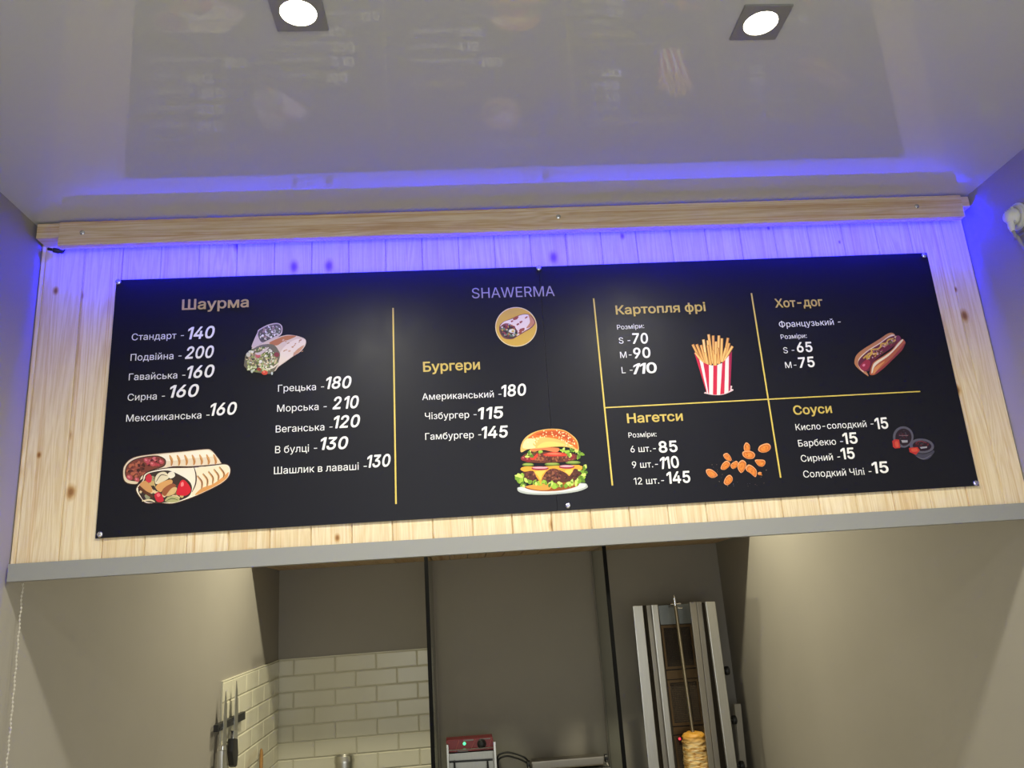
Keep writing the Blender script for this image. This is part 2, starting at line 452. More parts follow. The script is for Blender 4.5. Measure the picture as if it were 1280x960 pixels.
# ------------------------------------------------------------------ menu board
YB = -0.0052                       # front face of the board
def bp(x, y, lift=0.0): return atY(x, y, YB - lift)
BOARD = mat('matt_black_board', (0.0105, 0.0105, 0.0155), 0.38, spec=0.15)
_t = NT(BOARD); _n = _t.noise(_t.pos((9, 1, 5)), 1.6, 5, 0.6, 0.8)
_t.l(_t.math('MULTIPLY_ADD', _n, 0.16, 0.31), _t.b.inputs['Roughness'])    # wiped, smudged satin print
mb = thing('menu_board', 'wide black menu board with white and gold lettering screwed to the timber fascia', 'menu board', (0, 0, 1.82))
seam_t, seam_b = (673.4, 333), (697, 638)
for quad in ([(145.5, 350), (673.25, 333.2), (696.9, 638.6), (119, 673)], [(673.5, 333.2), (1158.5, 316), (1224, 607), (697.15, 638.5)]):
    fr = [bp(x, y) for x, y in quad]
    bm = bmesh.new(); hexa(bm, fr, [Vector((p.x, YB + 0.004, p.z)) for p in fr], 0.0004)
    pn = part('panel', bm, BOARD, mb)
for sx, sy in [(148, 352.5), (673.5, 335.5), (1155, 319.5), (1219.5, 604), (710, 632), (125, 668)]:
    bm = bmesh.new(); screw(bm, bp(sx, sy), 0.0065, 0.004); part('screw', bm, SCREW, mb)

GLYPHS = {
 ' ': (94, []),
 '-': (227, ['168,122 168,94 57,94 57,122']),
 '.': (94, ['48,-2 42,-1 36,1 31,4 28,9 26,15 25,20 26,27 28,32 31,37 36,40 42,43 48,43 54,43 59,40 64,37 68,32 70,27 71,20 70,15 68,9 64,4 59,1 54,-1']),
 '0': (227, ['113,-3 95,-2 79,3 65,12 53,24 42,39 34,57 29,77 25,101 24,127 25,153 29,177 35,197 43,215 53,230 65,242 79,251 95,256 113,258 131,256 147,251 161,242 174,230 184,215 192,197 198,177 201,153 203,127 201,101 198,77 192,57 184,39 174,24 162,12 147,3 131,-2', '113,25 125,26 136,30 145,37 153,46 160,58 165,72 169,88 171,107 172,127 171,148 169,166 165,182 160,197 153,208 145,218 136,224 125,228 113,230 101,228 91,224 82,218 73,208 67,197 62,182 58,166 55,148 55,127 55,107 58,88 62,72 67,58 73,46 82,37 91,30 101,26']),
 '1': (227, ['38,0 38,27 195,27 195,0', '138,254 138,0 106,0 106,224 105,224 43,179 43,213 99,254']),
 '2': (227, ['32,0 32,24 117,114 126,124 134,133 141,141 147,149 152,156 155,163 158,170 160,178 160,186 159,194 157,202 154,209 149,215 143,220 137,224 129,227 121,229 112,230 102,229 94,227 86,224 79,219 74,213 69,207 66,199 64,190 64,181 33,181 34,196 37,209 43,221 51,232 60,241 72,248 84,253 98,257 112,258 127,257 141,254 153,248 164,241 173,233 181,223 186,211 189,199 191,186 190,177 188,168 185,159 181,150 175,140 168,129 159,118 147,105 133,90 76,30 76,28 195,28 195,0']),
 '3': (227, ['109,-3 94,-2 80,0 66,5 54,11 44,19 35,29 28,40 24,52 22,66 55,66 56,58 59,50 63,44 69,38 75,33 83,30 91,27 100,25 109,25 119,26 129,27 138,30 145,35 152,40 157,46 161,54 164,63 165,72 164,81 162,90 158,98 153,105 146,112 137,117 127,121 115,123 101,124 78,124 78,150 144,224 144,226 35,226 35,254 186,254 186,230 106,139 106,144 124,145 140,143 154,138 167,131 177,122 185,111 192,99 195,86 196,72 195,58 191,45 185,33 177,22 166,13 154,6 141,1 125,-2']),
 '4': (227, ['20,53 20,79 123,254 155,254 54,83 54,81 207,81 207,53', '141,0 141,61 141,73 141,159 171,159 171,0']),
 '5': (227, ['111,-3 96,-2 82,1 70,6 59,12 49,20 41,30 35,41 32,53 30,65 61,65 62,58 65,51 69,44 74,39 80,34 87,30 94,27 102,26 111,25 120,26 130,28 138,32 146,38 152,44 157,52 161,61 163,71 164,81 163,92 161,101 157,111 151,119 145,125 137,131 129,135 119,138 109,138 100,138 92,137 84,134 76,131 69,127 64,123 34,126 48,254 183,254 183,226 75,226 67,151 68,151 74,155 81,159 89,162 97,165 106,166 115,167 126,166 137,164 147,160 156,156 165,150 172,143 179,134 185,125 189,116 193,105 195,94 195,82 194,66 191,51 184,38 176,26 166,16 154,8 141,1 126,-2']),
 '6': (227, ['113,-3 98,-2 84,1 71,7 60,15 50,25 42,37 36,51 33,65 32,81 33,93 35,106 40,119 47,134 56,151 69,170 126,254 161,254 75,131 73,131 75,135 79,140 83,144 87,148 92,151 98,153 104,155 110,157 117,157 132,156 146,153 158,147 169,140 178,131 185,120 190,107 193,94 194,79 193,63 190,49 184,36 176,25 166,15 155,7 142,1 128,-2', '113,24 123,25 131,27 139,31 146,37 152,43 157,51 161,59 163,69 164,79 163,89 161,98 157,107 152,114 146,121 139,126 131,130 123,132 113,133 104,132 95,130 87,126 80,121 74,114 69,107 65,99 63,89 62,79 63,69 65,59 69,51 74,43 80,37 87,31 95,27 104,25']),
 '7': (227, ['48,0 162,224 162,226 31,226 31,254 195,254 195,224 82,0']),
 '8': (227, ['113,-3 97,-2 82,1 68,6 56,13 45,21 37,31 31,42 27,54 26,68 27,78 29,88 33,98 37,106 43,114 51,121 58,126 67,130 76,132 76,133 65,138 55,145 46,154 40,165 36,177 35,190 36,203 40,214 45,225 53,234 62,242 73,249 85,254 99,257 113,258 128,257 141,254 153,249 164,242 173,234 181,225 186,214 190,203 191,190 190,177 186,165 180,154 171,145 162,138 150,133 150,132 159,130 168,126 176,121 183,114 189,106 194,98 197,88 200,78 200,68 199,54 195,42 189,31 181,21 171,13 158,6 145,1 130,-2', '113,25 124,25 134,27 142,30 150,34 156,40 161,46 165,53 168,61 168,69 168,78 165,87 161,94 156,101 149,107 141,111 133,115 123,117 113,118 103,117 93,115 85,111 77,107 70,101 65,94 61,87 58,78 58,69 58,61 61,53 64,46 70,40 76,34 84,30 92,27 102,25', '113,145 122,145 130,147 137,150 144,154 149,159 154,165 157,172 159,180 160,188 159,196 157,203 154,210 149,216 144,221 138,225 130,228 122,229 113,230 104,229 96,228 89,225 82,221 77,216 72,210 69,203 67,196 66,188 67,180 69,172 72,165 77,159 82,154 89,150 96,147 104,145']),
 '9': (227, ['113,258 128,257 142,253 155,247 166,239 176,229 184,217 190,204 193,189 194,173 194,161 191,148 186,135 180,120 170,103 158,84 100,0 65,0 151,124 154,124 151,119 148,115 144,111 139,107 134,104 128,101 122,99 116,98 109,97 94,98 81,102 69,107 58,114 49,124 41,134 36,147 33,161 32,176 33,191 36,205 42,218 50,230 60,239 71,247 84,253 98,257', '113,230 104,229 95,227 87,223 80,218 74,211 69,204 66,195 63,186 63,176 63,166 66,156 69,148 74,140 80,134 87,129 95,125 104,122 113,122 123,122 131,125 139,129 146,134 152,140 157,147 161,156 163,165 164,175 163,185 161,195 157,204 152,211 146,218 139,223 131,227 123,229']),
 ':': (94, ['48,-2 42,-1 36,1 31,4 28,9 26,15 25,20 26,27 28,32 31,37 36,40 42,43 48,43 54,43 59,40 64,37 68,32 70,27 71,20 70,15 68,9 64,4 59,1 54,-1', '48,135 42,136 36,138 31,142 28,147 26,152 25,158 26,164 28,170 31,174 36,178 42,180 48,181 54,180 59,178 64,174 68,170 70,164 71,158 70,152 68,147 64,142 59,138 54,136']),
 'A': (240, ['8,0 101,254 138,254 231,0 198,0 144,151 140,161 136,173 132,186 127,201 122,219 116,239 123,239 117,219 111,201 106,185 102,172 98,161 95,151 43,0', '55,71 55,99 185,99 185,71']),
 'E': (209, ['30,0 30,254 186,254 186,226 62,226 62,143 178,143 178,114 62,114 62,29 188,29 188,0']),
 'H': (258, ['30,0 30,254 62,254 62,144 196,144 196,254 228,254 228,0 196,0 196,116 62,116 62,0']),
 'L': (196, ['30,0 30,254 62,254 62,29 181,29 181,0']),
 'M': (314, ['30,0 30,254 76,254 139,94 140,89 142,85 144,79 146,74 148,68 150,61 152,55 154,48 156,42 158,36 159,30 161,24 154,24 155,30 157,35 159,41 161,48 163,54 165,61 167,67 169,73 171,79 173,85 175,89 176,94 238,254 284,254 284,0 252,0 252,145 252,151 252,157 252,163 252,170 252,177 253,184 253,192 253,199 253,207 253,214 253,221 253,229 256,229 254,221 251,213 249,205 246,197 244,189 241,181 238,174 236,167 234,161 232,155 230,150 228,145 171,0 143,0 85,145 83,150 82,155 80,160 77,167 75,173 72,181 70,188 67,196 65,204 62,212 59,220 56,229 59,229 60,222 60,215 60,208 60,201 60,193 60,186 61,178 61,171 61,164 61,158 61,151 61,145 61,0']),
 'R': (224, ['30,0 30,254 118,254 136,253 153,250 167,244 178,237 188,227 195,217 200,204 204,191 205,176 204,161 200,148 195,136 188,125 178,116 166,109 152,103 136,100 118,99 48,99 48,128 117,128 129,128 140,130 149,133 156,138 162,143 167,150 170,158 172,167 173,176 172,186 170,194 167,202 162,209 156,215 149,220 140,223 129,225 116,226 62,226 62,0', '177,0 115,115 151,115 214,0']),
 'S': (223, ['112,-4 94,-3 78,0 64,5 51,11 41,20 32,30 25,42 21,54 19,68 52,68 54,59 57,51 62,44 68,38 75,33 83,29 92,27 102,25 112,25 123,25 133,27 143,30 151,34 159,40 165,46 169,53 172,61 173,70 172,77 170,84 166,89 161,94 155,99 148,102 140,106 132,108 122,111 92,120 72,126 56,135 43,145 34,156 28,170 26,186 27,200 31,213 37,224 46,234 57,242 69,249 83,254 97,257 114,258 130,257 145,254 158,249 170,242 180,234 189,224 195,213 199,202 200,189 169,189 166,201 160,211 151,219 140,225 127,228 112,229 102,229 92,227 84,224 76,220 70,215 64,209 61,203 58,195 58,188 58,180 61,173 65,167 71,162 78,158 85,154 92,151 99,149 106,147 132,140 140,137 148,135 156,132 164,128 172,124 179,119 186,113 192,106 197,99 201,90 203,80 204,69 203,56 199,43 193,32 185,21 174,13 162,5 147,0 130,-3']),
 'W': (343, ['78,0 8,254 41,254 82,98 84,90 86,81 88,73 90,64 92,55 93,47 95,38 97,29 98,20 95,20 96,29 98,38 100,47 102,55 104,64 106,73 108,81 110,90 112,98 153,254 190,254 231,98 233,90 235,81 237,73 239,64 241,55 243,47 245,38 247,29 249,20 244,20 246,29 248,38 249,47 251,55 253,64 255,73 257,81 259,90 261,98 302,254 335,254 265,0 228,0 184,161 181,172 178,184 176,196 173,209 170,222 168,237 175,237 172,223 170,210 167,197 165,185 162,173 159,161 115,0']),
 'А': (240, ['8,0 101,254 138,254 231,0 198,0 144,151 140,161 136,173 132,186 127,201 122,219 116,239 123,239 117,219 111,201 106,185 102,172 98,161 95,151 43,0', '55,71 55,99 185,99 185,71']),
 'Б': (224, ['30,0 30,254 182,254 182,226 62,226 62,148 121,148 137,147 152,144 166,139 177,132 187,124 195,114 201,102 204,90 205,75 204,61 201,47 195,35 187,25 178,16 166,9 152,4 137,1 121,0', '62,28 120,28 136,30 149,34 160,41 167,50 172,62 174,76 172,89 167,99 160,108 149,114 136,118 120,119 62,119']),
 'В': (228, ['30,0 30,254 121,254 137,253 152,250 164,245 175,239 184,230 190,221 195,210 198,199 199,187 198,177 197,168 193,160 189,153 184,148 178,143 172,139 165,136 157,133 157,131 166,130 174,127 182,123 189,117 196,110 201,102 205,92 208,81 209,68 208,56 205,44 200,33 193,24 184,16 172,9 158,4 142,1 123,0', '62,29 122,29 140,30 154,34 165,40 172,48 176,58 178,68 177,77 175,85 171,92 166,99 160,104 153,109 144,113 135,115 124,115 62,115', '62,143 119,143 128,143 136,145 144,148 151,152 157,157 162,163 165,170 167,178 168,186 167,197 163,206 156,214 147,221 135,225 120,226 62,226']),
 'Г': (201, ['185,254 185,226 62,226 62,0 30,0 30,254']),
 'К': (233, ['30,0 30,254 62,254 62,144 98,144 181,254 220,254 125,131 224,0 185,0 99,115 62,115 62,0']),
 'М': (314, ['30,0 30,254 76,254 139,94 140,89 142,85 144,79 146,74 148,68 150,61 152,55 154,48 156,42 158,36 159,30 161,24 154,24 155,30 157,35 159,41 161,48 163,54 165,61 167,67 169,73 171,79 173,85 175,89 176,94 238,254 284,254 284,0 252,0 252,145 252,151 252,157 252,163 252,170 252,177 253,184 253,192 253,199 253,207 253,214 253,221 253,229 256,229 254,221 251,213 249,205 246,197 244,189 241,181 238,174 236,167 234,161 232,155 230,150 228,145 171,0 143,0 85,145 83,150 82,155 80,160 77,167 75,173 72,181 70,188 67,196 65,204 62,212 59,220 56,229 59,229 60,222 60,215 60,208 60,201 60,193 60,186 61,178 61,171 61,164 61,158 61,151 61,145 61,0']),
 'Н': (258, ['30,0 30,254 62,254 62,144 196,144 196,254 228,254 228,0 196,0 196,116 62,116 62,0']),
 'П': (258, ['228,254 228,0 196,0 196,226 62,226 62,0 30,0 30,254']),
 'Р': (222, ['30,0 30,254 118,254 136,253 152,250 166,244 178,236 187,226 195,215 200,202 203,189 204,174 203,159 200,145 195,133 187,121 178,112 166,104 152,98 136,94 118,93 55,93 55,121 116,121 129,122 139,124 149,128 156,133 162,139 167,147 170,155 172,164 172,174 172,184 170,193 167,201 162,208 156,214 148,219 139,223 129,225 116,226 62,226 62,0']),
 'С': (255, ['134,-3 113,-2 93,4 75,12 59,25 46,40 35,58 27,78 22,101 20,127 22,153 27,176 35,197 46,215 59,230 75,242 93,251 113,256 134,258 146,257 158,255 170,252 181,248 191,242 201,236 210,228 217,219 224,209 229,198 234,187 236,174 204,174 202,183 199,190 195,197 190,204 185,209 179,214 172,218 165,222 158,224 150,226 142,228 134,228 119,227 105,223 92,216 80,207 71,196 62,182 57,166 53,148 52,127 53,107 57,88 63,72 71,59 80,47 92,38 105,32 119,28 134,26 142,27 150,28 158,30 165,33 172,36 179,40 185,45 190,51 195,57 199,64 202,72 204,80 236,80 234,68 229,56 224,45 217,36 210,27 201,19 192,12 181,7 170,2 159,-1 146,-3']),
 'Ф': (289, ['133,18 111,20 91,24 73,32 58,42 44,54 34,69 26,87 22,106 20,127 22,148 26,168 34,185 44,200 58,213 73,223 91,230 111,235 133,236 156,236 178,235 198,230 216,223 231,213 244,200 255,185 263,168 267,148 269,127 267,106 263,87 255,69 244,54 231,42 216,32 198,24 178,20 156,18', '135,48 154,48 171,49 186,52 200,57 211,64 220,73 228,84 233,97 236,111 237,127 236,143 233,158 228,170 220,181 211,190 200,197 186,202 171,205 154,206 135,206 118,205 103,202 89,197 78,190 68,181 61,170 56,158 52,143 51,127 52,111 56,97 61,84 68,73 78,64 89,57 103,52 118,49', '128,-15 128,269 160,269 160,-15']),
 'Х': (237, ['9,0 109,142 109,118 15,254 52,254 89,200 94,193 98,186 102,181 105,175 109,170 112,164 115,159 118,153 122,146 116,146 120,153 123,159 126,164 129,170 132,175 136,181 140,186 144,193 149,200 187,254 223,254 129,119 129,143 228,0 191,0 146,65 142,71 138,77 134,83 131,88 128,93 125,98 122,103 119,109 115,116 122,116 119,109 116,104 113,98 110,93 106,88 103,83 99,77 95,71 91,65 46,0']),
 'Ч': (243, ['111,95 95,96 79,99 66,103 54,110 44,119 37,130 31,143 27,159 26,176 26,254 59,254 59,176 60,159 66,146 75,136 86,129 100,125 116,124 129,124 143,127 155,131 168,136 179,142 191,150 191,118 180,112 168,106 155,101 142,98 127,96', '181,0 181,254 213,254 213,0']),
 'Ш': (333, ['30,254 62,254 62,28 151,28 151,254 183,254 183,28 271,28 271,254 303,254 303,0 30,0']),
 'а': (195, ['80,-4 68,-4 57,-1 47,2 38,8 30,14 24,22 19,32 16,42 15,54 16,64 18,73 22,80 26,87 32,92 39,97 46,100 54,103 63,105 71,107 80,109 89,110 100,111 109,112 117,113 123,114 129,116 133,117 135,120 137,123 138,127 138,128 137,136 136,142 133,148 130,153 125,158 120,161 113,163 106,165 98,165 89,165 82,164 75,161 69,158 63,154 59,150 55,146 52,142 50,137 20,146 26,156 32,165 39,173 48,179 57,184 66,188 77,190 87,192 97,192 104,192 112,191 119,190 128,187 135,184 143,180 150,175 156,168 161,160 165,150 168,139 168,126 168,0 138,0 138,26 136,26 134,21 130,17 126,12 121,8 115,4 108,1 100,-2 90,-4', '85,23 96,23 106,26 114,29 121,34 127,40 132,47 135,54 137,61 138,69 138,95 136,93 133,92 130,91 125,90 121,89 116,88 110,87 105,86 100,86 95,85 91,84 88,84 81,83 74,81 67,79 61,77 56,74 52,70 48,65 47,59 46,52 46,46 48,41 51,36 55,32 59,29 65,26 71,24 78,23']),
 'б': (206, ['104,-4 88,-3 73,1 60,8 48,17 37,28 29,41 22,56 18,74 17,93 17,99 17,118 19,135 20,150 23,164 27,177 31,188 37,197 43,206 51,213 59,219 69,224 79,228 91,231 105,233 119,234 126,235 132,236 137,237 140,239 143,241 145,244 146,247 147,250 147,254 174,254 174,245 172,237 169,230 165,224 159,219 152,215 143,212 132,210 119,208 103,207 89,204 77,200 68,195 60,188 53,178 48,166 45,151 42,133 43,133 47,141 52,149 59,157 66,164 75,170 84,175 93,179 104,181 114,182 128,180 140,176 152,170 162,161 171,150 179,137 184,123 188,107 189,91 187,73 184,57 178,42 170,29 159,18 148,8 134,1 120,-3', '104,23 115,24 125,26 133,31 140,37 147,45 152,54 155,64 157,76 158,89 157,102 155,114 152,124 147,133 141,141 134,147 126,151 116,154 105,155 95,154 85,151 75,146 67,140 61,132 55,123 51,112 49,100 48,88 49,76 51,65 55,54 60,45 66,38 74,31 83,27 93,24']),
 'в': (196, ['26,0 26,190 104,190 123,188 140,184 153,176 164,166 170,153 172,139 171,129 167,120 162,113 154,107 146,103 135,100 142,98 149,96 156,92 162,88 168,82 173,76 176,69 178,61 179,51 178,42 176,33 171,25 166,18 158,12 150,7 140,3 129,1 116,0', '55,28 116,28 125,29 133,31 139,35 144,40 147,46 148,54 147,63 144,70 139,76 133,81 125,84 116,84 55,84', '55,110 104,110 115,111 124,113 131,117 137,122 140,129 141,137 140,144 137,150 131,155 124,159 115,161 104,162 55,162']),
 'г': (152, ['145,190 145,161 57,161 57,0 26,0 26,190']),
 'д': (214, ['6,-55 6,28 22,28 26,32 29,37 32,41 35,46 37,52 40,58 42,65 43,73 45,82 46,92 48,103 49,115 55,190 178,190 178,28 207,28 207,-55 177,-55 177,0 37,0 37,-55', '57,28 148,28 148,161 83,161 79,115 77,96 74,79 71,63 68,50 63,38']),
 'е': (202, ['106,-4 88,-3 73,1 58,8 46,17 36,29 28,42 22,58 18,75 17,93 18,112 22,129 28,145 36,159 46,170 58,180 71,187 86,191 103,192 113,192 123,190 133,187 142,183 151,177 160,170 167,162 173,152 179,141 182,128 185,113 186,97 186,85 37,85 37,110 169,110 155,101 154,113 152,124 149,134 144,143 138,151 131,157 123,161 113,164 103,165 92,164 82,161 73,157 66,151 59,143 54,135 51,125 49,116 48,105 48,89 49,75 51,64 55,53 61,44 67,37 76,31 85,26 95,24 106,23 114,23 120,25 127,26 133,29 138,32 143,36 147,41 150,47 153,53 182,45 179,36 174,27 168,20 160,13 151,7 141,2 130,-1 119,-3']),
 'з': (172, ['86,-2 73,-2 62,1 51,4 41,9 32,14 25,21 20,29 17,38 16,48 47,48 48,41 52,35 59,31 67,27 76,24 86,24 96,25 106,28 114,32 120,39 123,46 124,54 123,63 119,70 113,77 104,82 94,85 81,86 69,86 69,108 81,108 92,109 101,112 108,117 114,123 118,130 119,138 118,146 115,153 110,159 103,163 96,166 86,167 77,166 69,164 61,160 55,154 51,148 49,140 20,140 21,150 24,159 29,167 36,175 44,181 53,185 64,189 75,191 87,192 99,191 110,189 120,185 128,180 136,173 141,166 146,158 148,149 149,139 148,129 144,120 139,112 131,106 122,101 113,98 113,97 126,94 137,89 145,82 151,73 155,63 156,52 155,42 152,33 147,24 140,17 132,10 122,5 111,1 99,-1']),
 'и': (205, ['179,0 148,0 148,137 146,137 55,0 26,0 26,190 57,190 57,52 59,52 150,190 179,190']),
 'й': (205, ['179,0 148,0 148,137 146,137 55,0 26,0 26,190 57,190 57,52 59,52 150,190 179,190', '103,216 94,217 85,219 78,223 71,228 65,233 60,240 56,248 54,256 53,265 76,265 76,257 79,251 83,246 89,241 95,239 103,238 110,239 116,241 122,246 126,251 129,257 130,265 152,265 151,256 149,248 146,240 141,234 135,228 128,223 120,219 112,217']),
 'к': (188, ['26,0 26,190 57,190 57,108 76,108 144,190 183,190 107,98 184,0 145,0 83,79 57,79 57,0']),
 'л': (200, ['3,0 3,28 10,28 15,29 20,30 24,31 28,34 31,38 33,43 36,49 38,57 39,66 40,77 41,90 42,105 45,190 174,190 174,0 143,0 143,161 74,161 72,95 70,75 68,57 65,42 60,29 54,19 47,10 38,5 27,1 14,0']),
 'м': (268, ['26,0 26,190 72,190 116,84 119,78 121,72 123,66 125,61 127,55 128,50 130,45 131,40 133,35 134,30 135,25 137,20 131,20 132,25 134,30 135,35 136,40 138,45 139,50 141,55 143,60 145,66 147,72 149,78 151,84 195,190 241,190 241,0 210,0 210,99 210,105 211,112 211,118 211,125 211,131 211,138 211,144 211,151 211,157 211,164 211,171 212,177 215,177 213,168 210,159 207,150 205,142 202,134 199,126 196,118 192,109 188,99 147,0 120,0 78,99 74,108 71,117 67,126 64,134 62,142 59,150 57,159 54,168 51,177 56,177 56,171 56,165 56,159 56,153 56,146 56,139 56,133 57,126 57,119 57,112 57,106 57,99 57,0']),
 'н': (204, ['154,111 154,83 50,83 50,111', '57,190 57,0 26,0 26,190', '178,190 178,0 147,0 147,190']),
 'о': (208, ['104,-4 87,-3 72,1 58,8 46,17 36,29 28,43 22,58 18,75 17,94 18,113 22,130 28,146 36,159 46,171 58,180 72,187 87,191 104,192 120,191 136,187 149,180 161,171 171,159 180,146 186,130 189,113 191,94 189,75 186,58 180,43 171,29 161,17 149,8 136,1 120,-3', '104,23 116,24 126,28 135,33 143,40 149,49 154,59 157,70 159,81 160,94 159,106 157,118 154,129 149,139 143,148 135,155 126,161 116,164 104,165 92,164 81,161 73,155 65,148 59,139 54,129 51,118 49,106 48,94 49,81 51,70 54,59 59,49 65,40 73,33 81,28 92,24']),
 'п': (204, ['178,190 178,0 147,0 147,161 57,161 57,0 26,0 26,190']),
 'р': (212, ['26,-71 26,190 56,190 56,160 59,160 62,164 65,168 69,173 73,178 79,182 86,186 94,190 103,192 115,192 130,191 144,187 156,180 168,171 177,160 185,146 191,131 194,113 195,94 194,75 191,58 185,42 177,29 168,17 157,8 144,1 130,-3 115,-4 104,-3 94,-1 86,2 79,6 74,11 69,16 65,21 62,25 59,29 57,29 57,-71', '110,23 121,24 131,28 140,33 147,40 153,48 158,58 161,70 163,82 164,95 163,108 161,120 158,131 153,140 147,149 140,156 131,161 121,164 110,165 99,164 89,161 81,156 73,149 67,141 62,131 59,120 57,108 56,95 57,81 59,69 63,58 67,48 73,39 81,32 89,27 99,24']),
 'с': (198, ['104,-4 87,-3 72,1 58,8 46,17 36,29 28,43 22,58 18,75 17,94 18,113 22,130 28,146 36,159 46,171 58,180 72,187 87,191 104,192 113,192 122,191 130,189 138,186 146,182 153,178 159,173 165,167 170,161 174,154 178,146 181,138 151,131 150,136 148,140 145,145 142,149 139,152 135,155 131,158 126,161 121,162 116,164 110,165 104,165 92,164 81,161 73,155 65,148 59,139 54,129 51,118 49,106 48,94 49,81 51,70 54,59 59,49 65,40 73,33 81,28 92,24 104,23 110,24 116,24 121,26 126,28 131,30 135,33 139,36 143,40 146,44 148,49 150,54 152,59 181,51 179,43 175,35 171,28 165,22 160,16 153,11 146,6 138,3 130,0 122,-2 113,-4']),
 'т': (163, ['66,0 66,162 3,162 3,190 159,190 159,162 97,162 97,0']),
 'у': (195, ['24,-69 31,-43 36,-44 41,-45 47,-45 52,-44 57,-43 61,-41 65,-37 69,-32 72,-26 75,-18 81,-1 9,190 42,190 83,78 87,66 90,55 93,43 96,32 100,21 103,10 92,10 95,21 98,32 101,43 104,55 108,66 112,78 153,190 186,190 102,-29 98,-38 93,-47 88,-54 83,-59 76,-64 70,-68 62,-70 54,-72 46,-73 41,-72 36,-72 32,-72 29,-71 26,-70']),
 'ф': (239, ['104,-4 87,-3 72,1 59,8 47,17 36,29 28,43 22,58 18,75 17,94 18,113 22,130 28,146 36,159 47,171 59,180 72,187 87,191 104,192 135,192 151,191 166,187 180,180 192,171 202,159 211,146 217,130 220,113 222,94 220,75 217,58 211,43 202,29 192,17 180,8 166,1 151,-3 135,-4', '104,22 135,22 147,23 157,26 166,32 174,39 180,48 185,58 188,70 190,81 191,94 190,106 188,118 185,130 180,140 174,149 166,157 157,163 147,166 135,168 104,168 92,166 82,163 73,157 65,149 59,140 54,130 50,118 48,106 47,94 48,81 50,70 54,58 59,48 65,39 73,32 82,26 92,23', '104,-71 104,254 135,254 135,-71']),
 'ц': (208, ['26,0 26,190 57,190 57,28 147,28 147,190 178,190 178,0', '172,-55 172,0 159,0 159,28 203,28 202,-55']),
 'ш': (286, ['26,190 57,190 57,28 128,28 128,190 158,190 158,28 229,28 229,190 260,190 260,0 26,0']),
 'ь': (194, ['52,122 107,122 121,121 134,119 145,114 155,108 162,101 169,93 173,83 176,73 177,62 176,50 173,40 169,30 162,22 154,14 145,8 134,4 121,1 107,0 26,0 26,190 57,190 57,28 107,28 118,29 127,32 135,37 141,44 145,51 146,60 145,70 141,78 135,84 127,89 118,93 107,94 52,94']),
 'ю': (292, ['26,0 26,190 55,190 55,0', '48,81 48,108 118,108 118,81', '188,-4 172,-3 157,1 143,8 131,17 121,29 113,43 107,58 103,75 102,94 103,113 107,130 113,146 121,159 131,171 143,180 157,187 172,191 188,192 205,191 220,187 234,180 246,171 256,159 264,146 270,130 274,113 275,94 274,75 270,58 264,43 256,29 246,17 234,8 220,1 205,-3', '188,23 200,24 211,28 220,33 227,40 234,49 238,59 242,70 244,81 244,94 244,106 242,118 238,129 234,139 227,148 220,155 211,161 200,164 188,165 177,164 166,161 157,155 150,148 144,139 139,129 136,118 133,106 133,94 133,81 136,70 139,59 144,49 150,40 157,33 166,28 177,24']),
 'я': (193, ['166,0 136,0 136,163 92,163 77,162 66,159 57,154 51,148 48,139 46,130 48,120 51,112 57,105 66,101 77,98 92,97 149,97 149,71 90,71 67,73 49,78 34,87 24,99 18,113 16,130 18,146 24,161 34,173 49,182 67,188 90,190 166,190', '43,0 8,0 61,86 95,86']),
 'і': (83, ['26,0 26,190 57,190 57,0', '42,221 36,222 31,224 27,227 23,231 21,236 21,242 21,247 23,252 27,256 31,259 36,261 42,262 47,261 52,259 57,256 60,252 62,247 63,242 62,236 60,231 57,227 52,224 47,222']),
}

GLYPHS['1'] = (158, GLYPHS['1'][1][1:])          # the board's figure one has no foot
def glyph(ch):
    adv, loops = GLYPHS[ch]
    return adv, [[tuple(int(v) for v in p.split(',')) for p in L.split(' ')] for L in loops]
def wind(p, loops):
    w = 0
    for L in loops:
        for (x0, y0), (x1, y1) in zip(L, L[1:] + L[:1]):
            if y0 <= p[1] < y1 or y1 <= p[1] < y0:
                t = (p[1] - y0) / (y1 - y0)
                if x0 + t * (x1 - x0) > p[0]: w += 1 if y1 > y0 else -1
    return w
GC = {}
def glyph_mesh(ch, bold):
    """triangles of a letter in font units; bold adds a band round the outline"""
    key = (ch, bold)
    if key in GC: return GC[key]
    adv, loops = glyph(ch)
    tris = []
    if loops:
        vs = []; es = []
        for L in loops:
            b = len(vs); vs += [Vector(p) for p in L]; es += [(b + i, b + (i + 1) % len(L)) for i in range(len(L))]
        rv, re, rf, *_ = geometry.delaunay_2d_cdt(vs, es, [], 0, 0.01)
        for f in rf:
            c = sum((rv[i] for i in f), Vector((0, 0))) / len(f)
            if wind(c, loops): tris.append([tuple(rv[i]) for i in f])
        if bold:
            for L in loops:
                for a, b in zip(L, L[1:] + L[:1]):
                    a = Vector(a); b = Vector(b); d = (b - a)
                    if d.length < 1e-6: continue
                    d.normalize(); nrm = Vector((-d.y, d.x)) * bold; e = d * bold * 0.5
                    tris.append([tuple(a + nrm - e * 0), tuple(a - nrm), tuple(b - nrm), tuple(b + nrm)])
                    tris.append([tuple(b + Vector((math.cos(q), math.sin(q))) * bold) for q in [i * math.pi / 4 for i in range(8)]])
    GC[key] = (adv, tris); return GC[key]
WHITE_TX = mat('white_lettering', (0.80, 0.79, 0.77), 0.6, spec=0.2)
STICK = mat('white_vinyl_figures', (0.84, 0.82, 0.78), 0.45, spec=0.3)
GOLD_TX = mat('gold_lettering', (0.58, 0.43, 0.10), 0.5, spec=0.3)
GOLD_LINE = mat('gold_rule', (0.66, 0.50, 0.10), 0.5, spec=0.3)
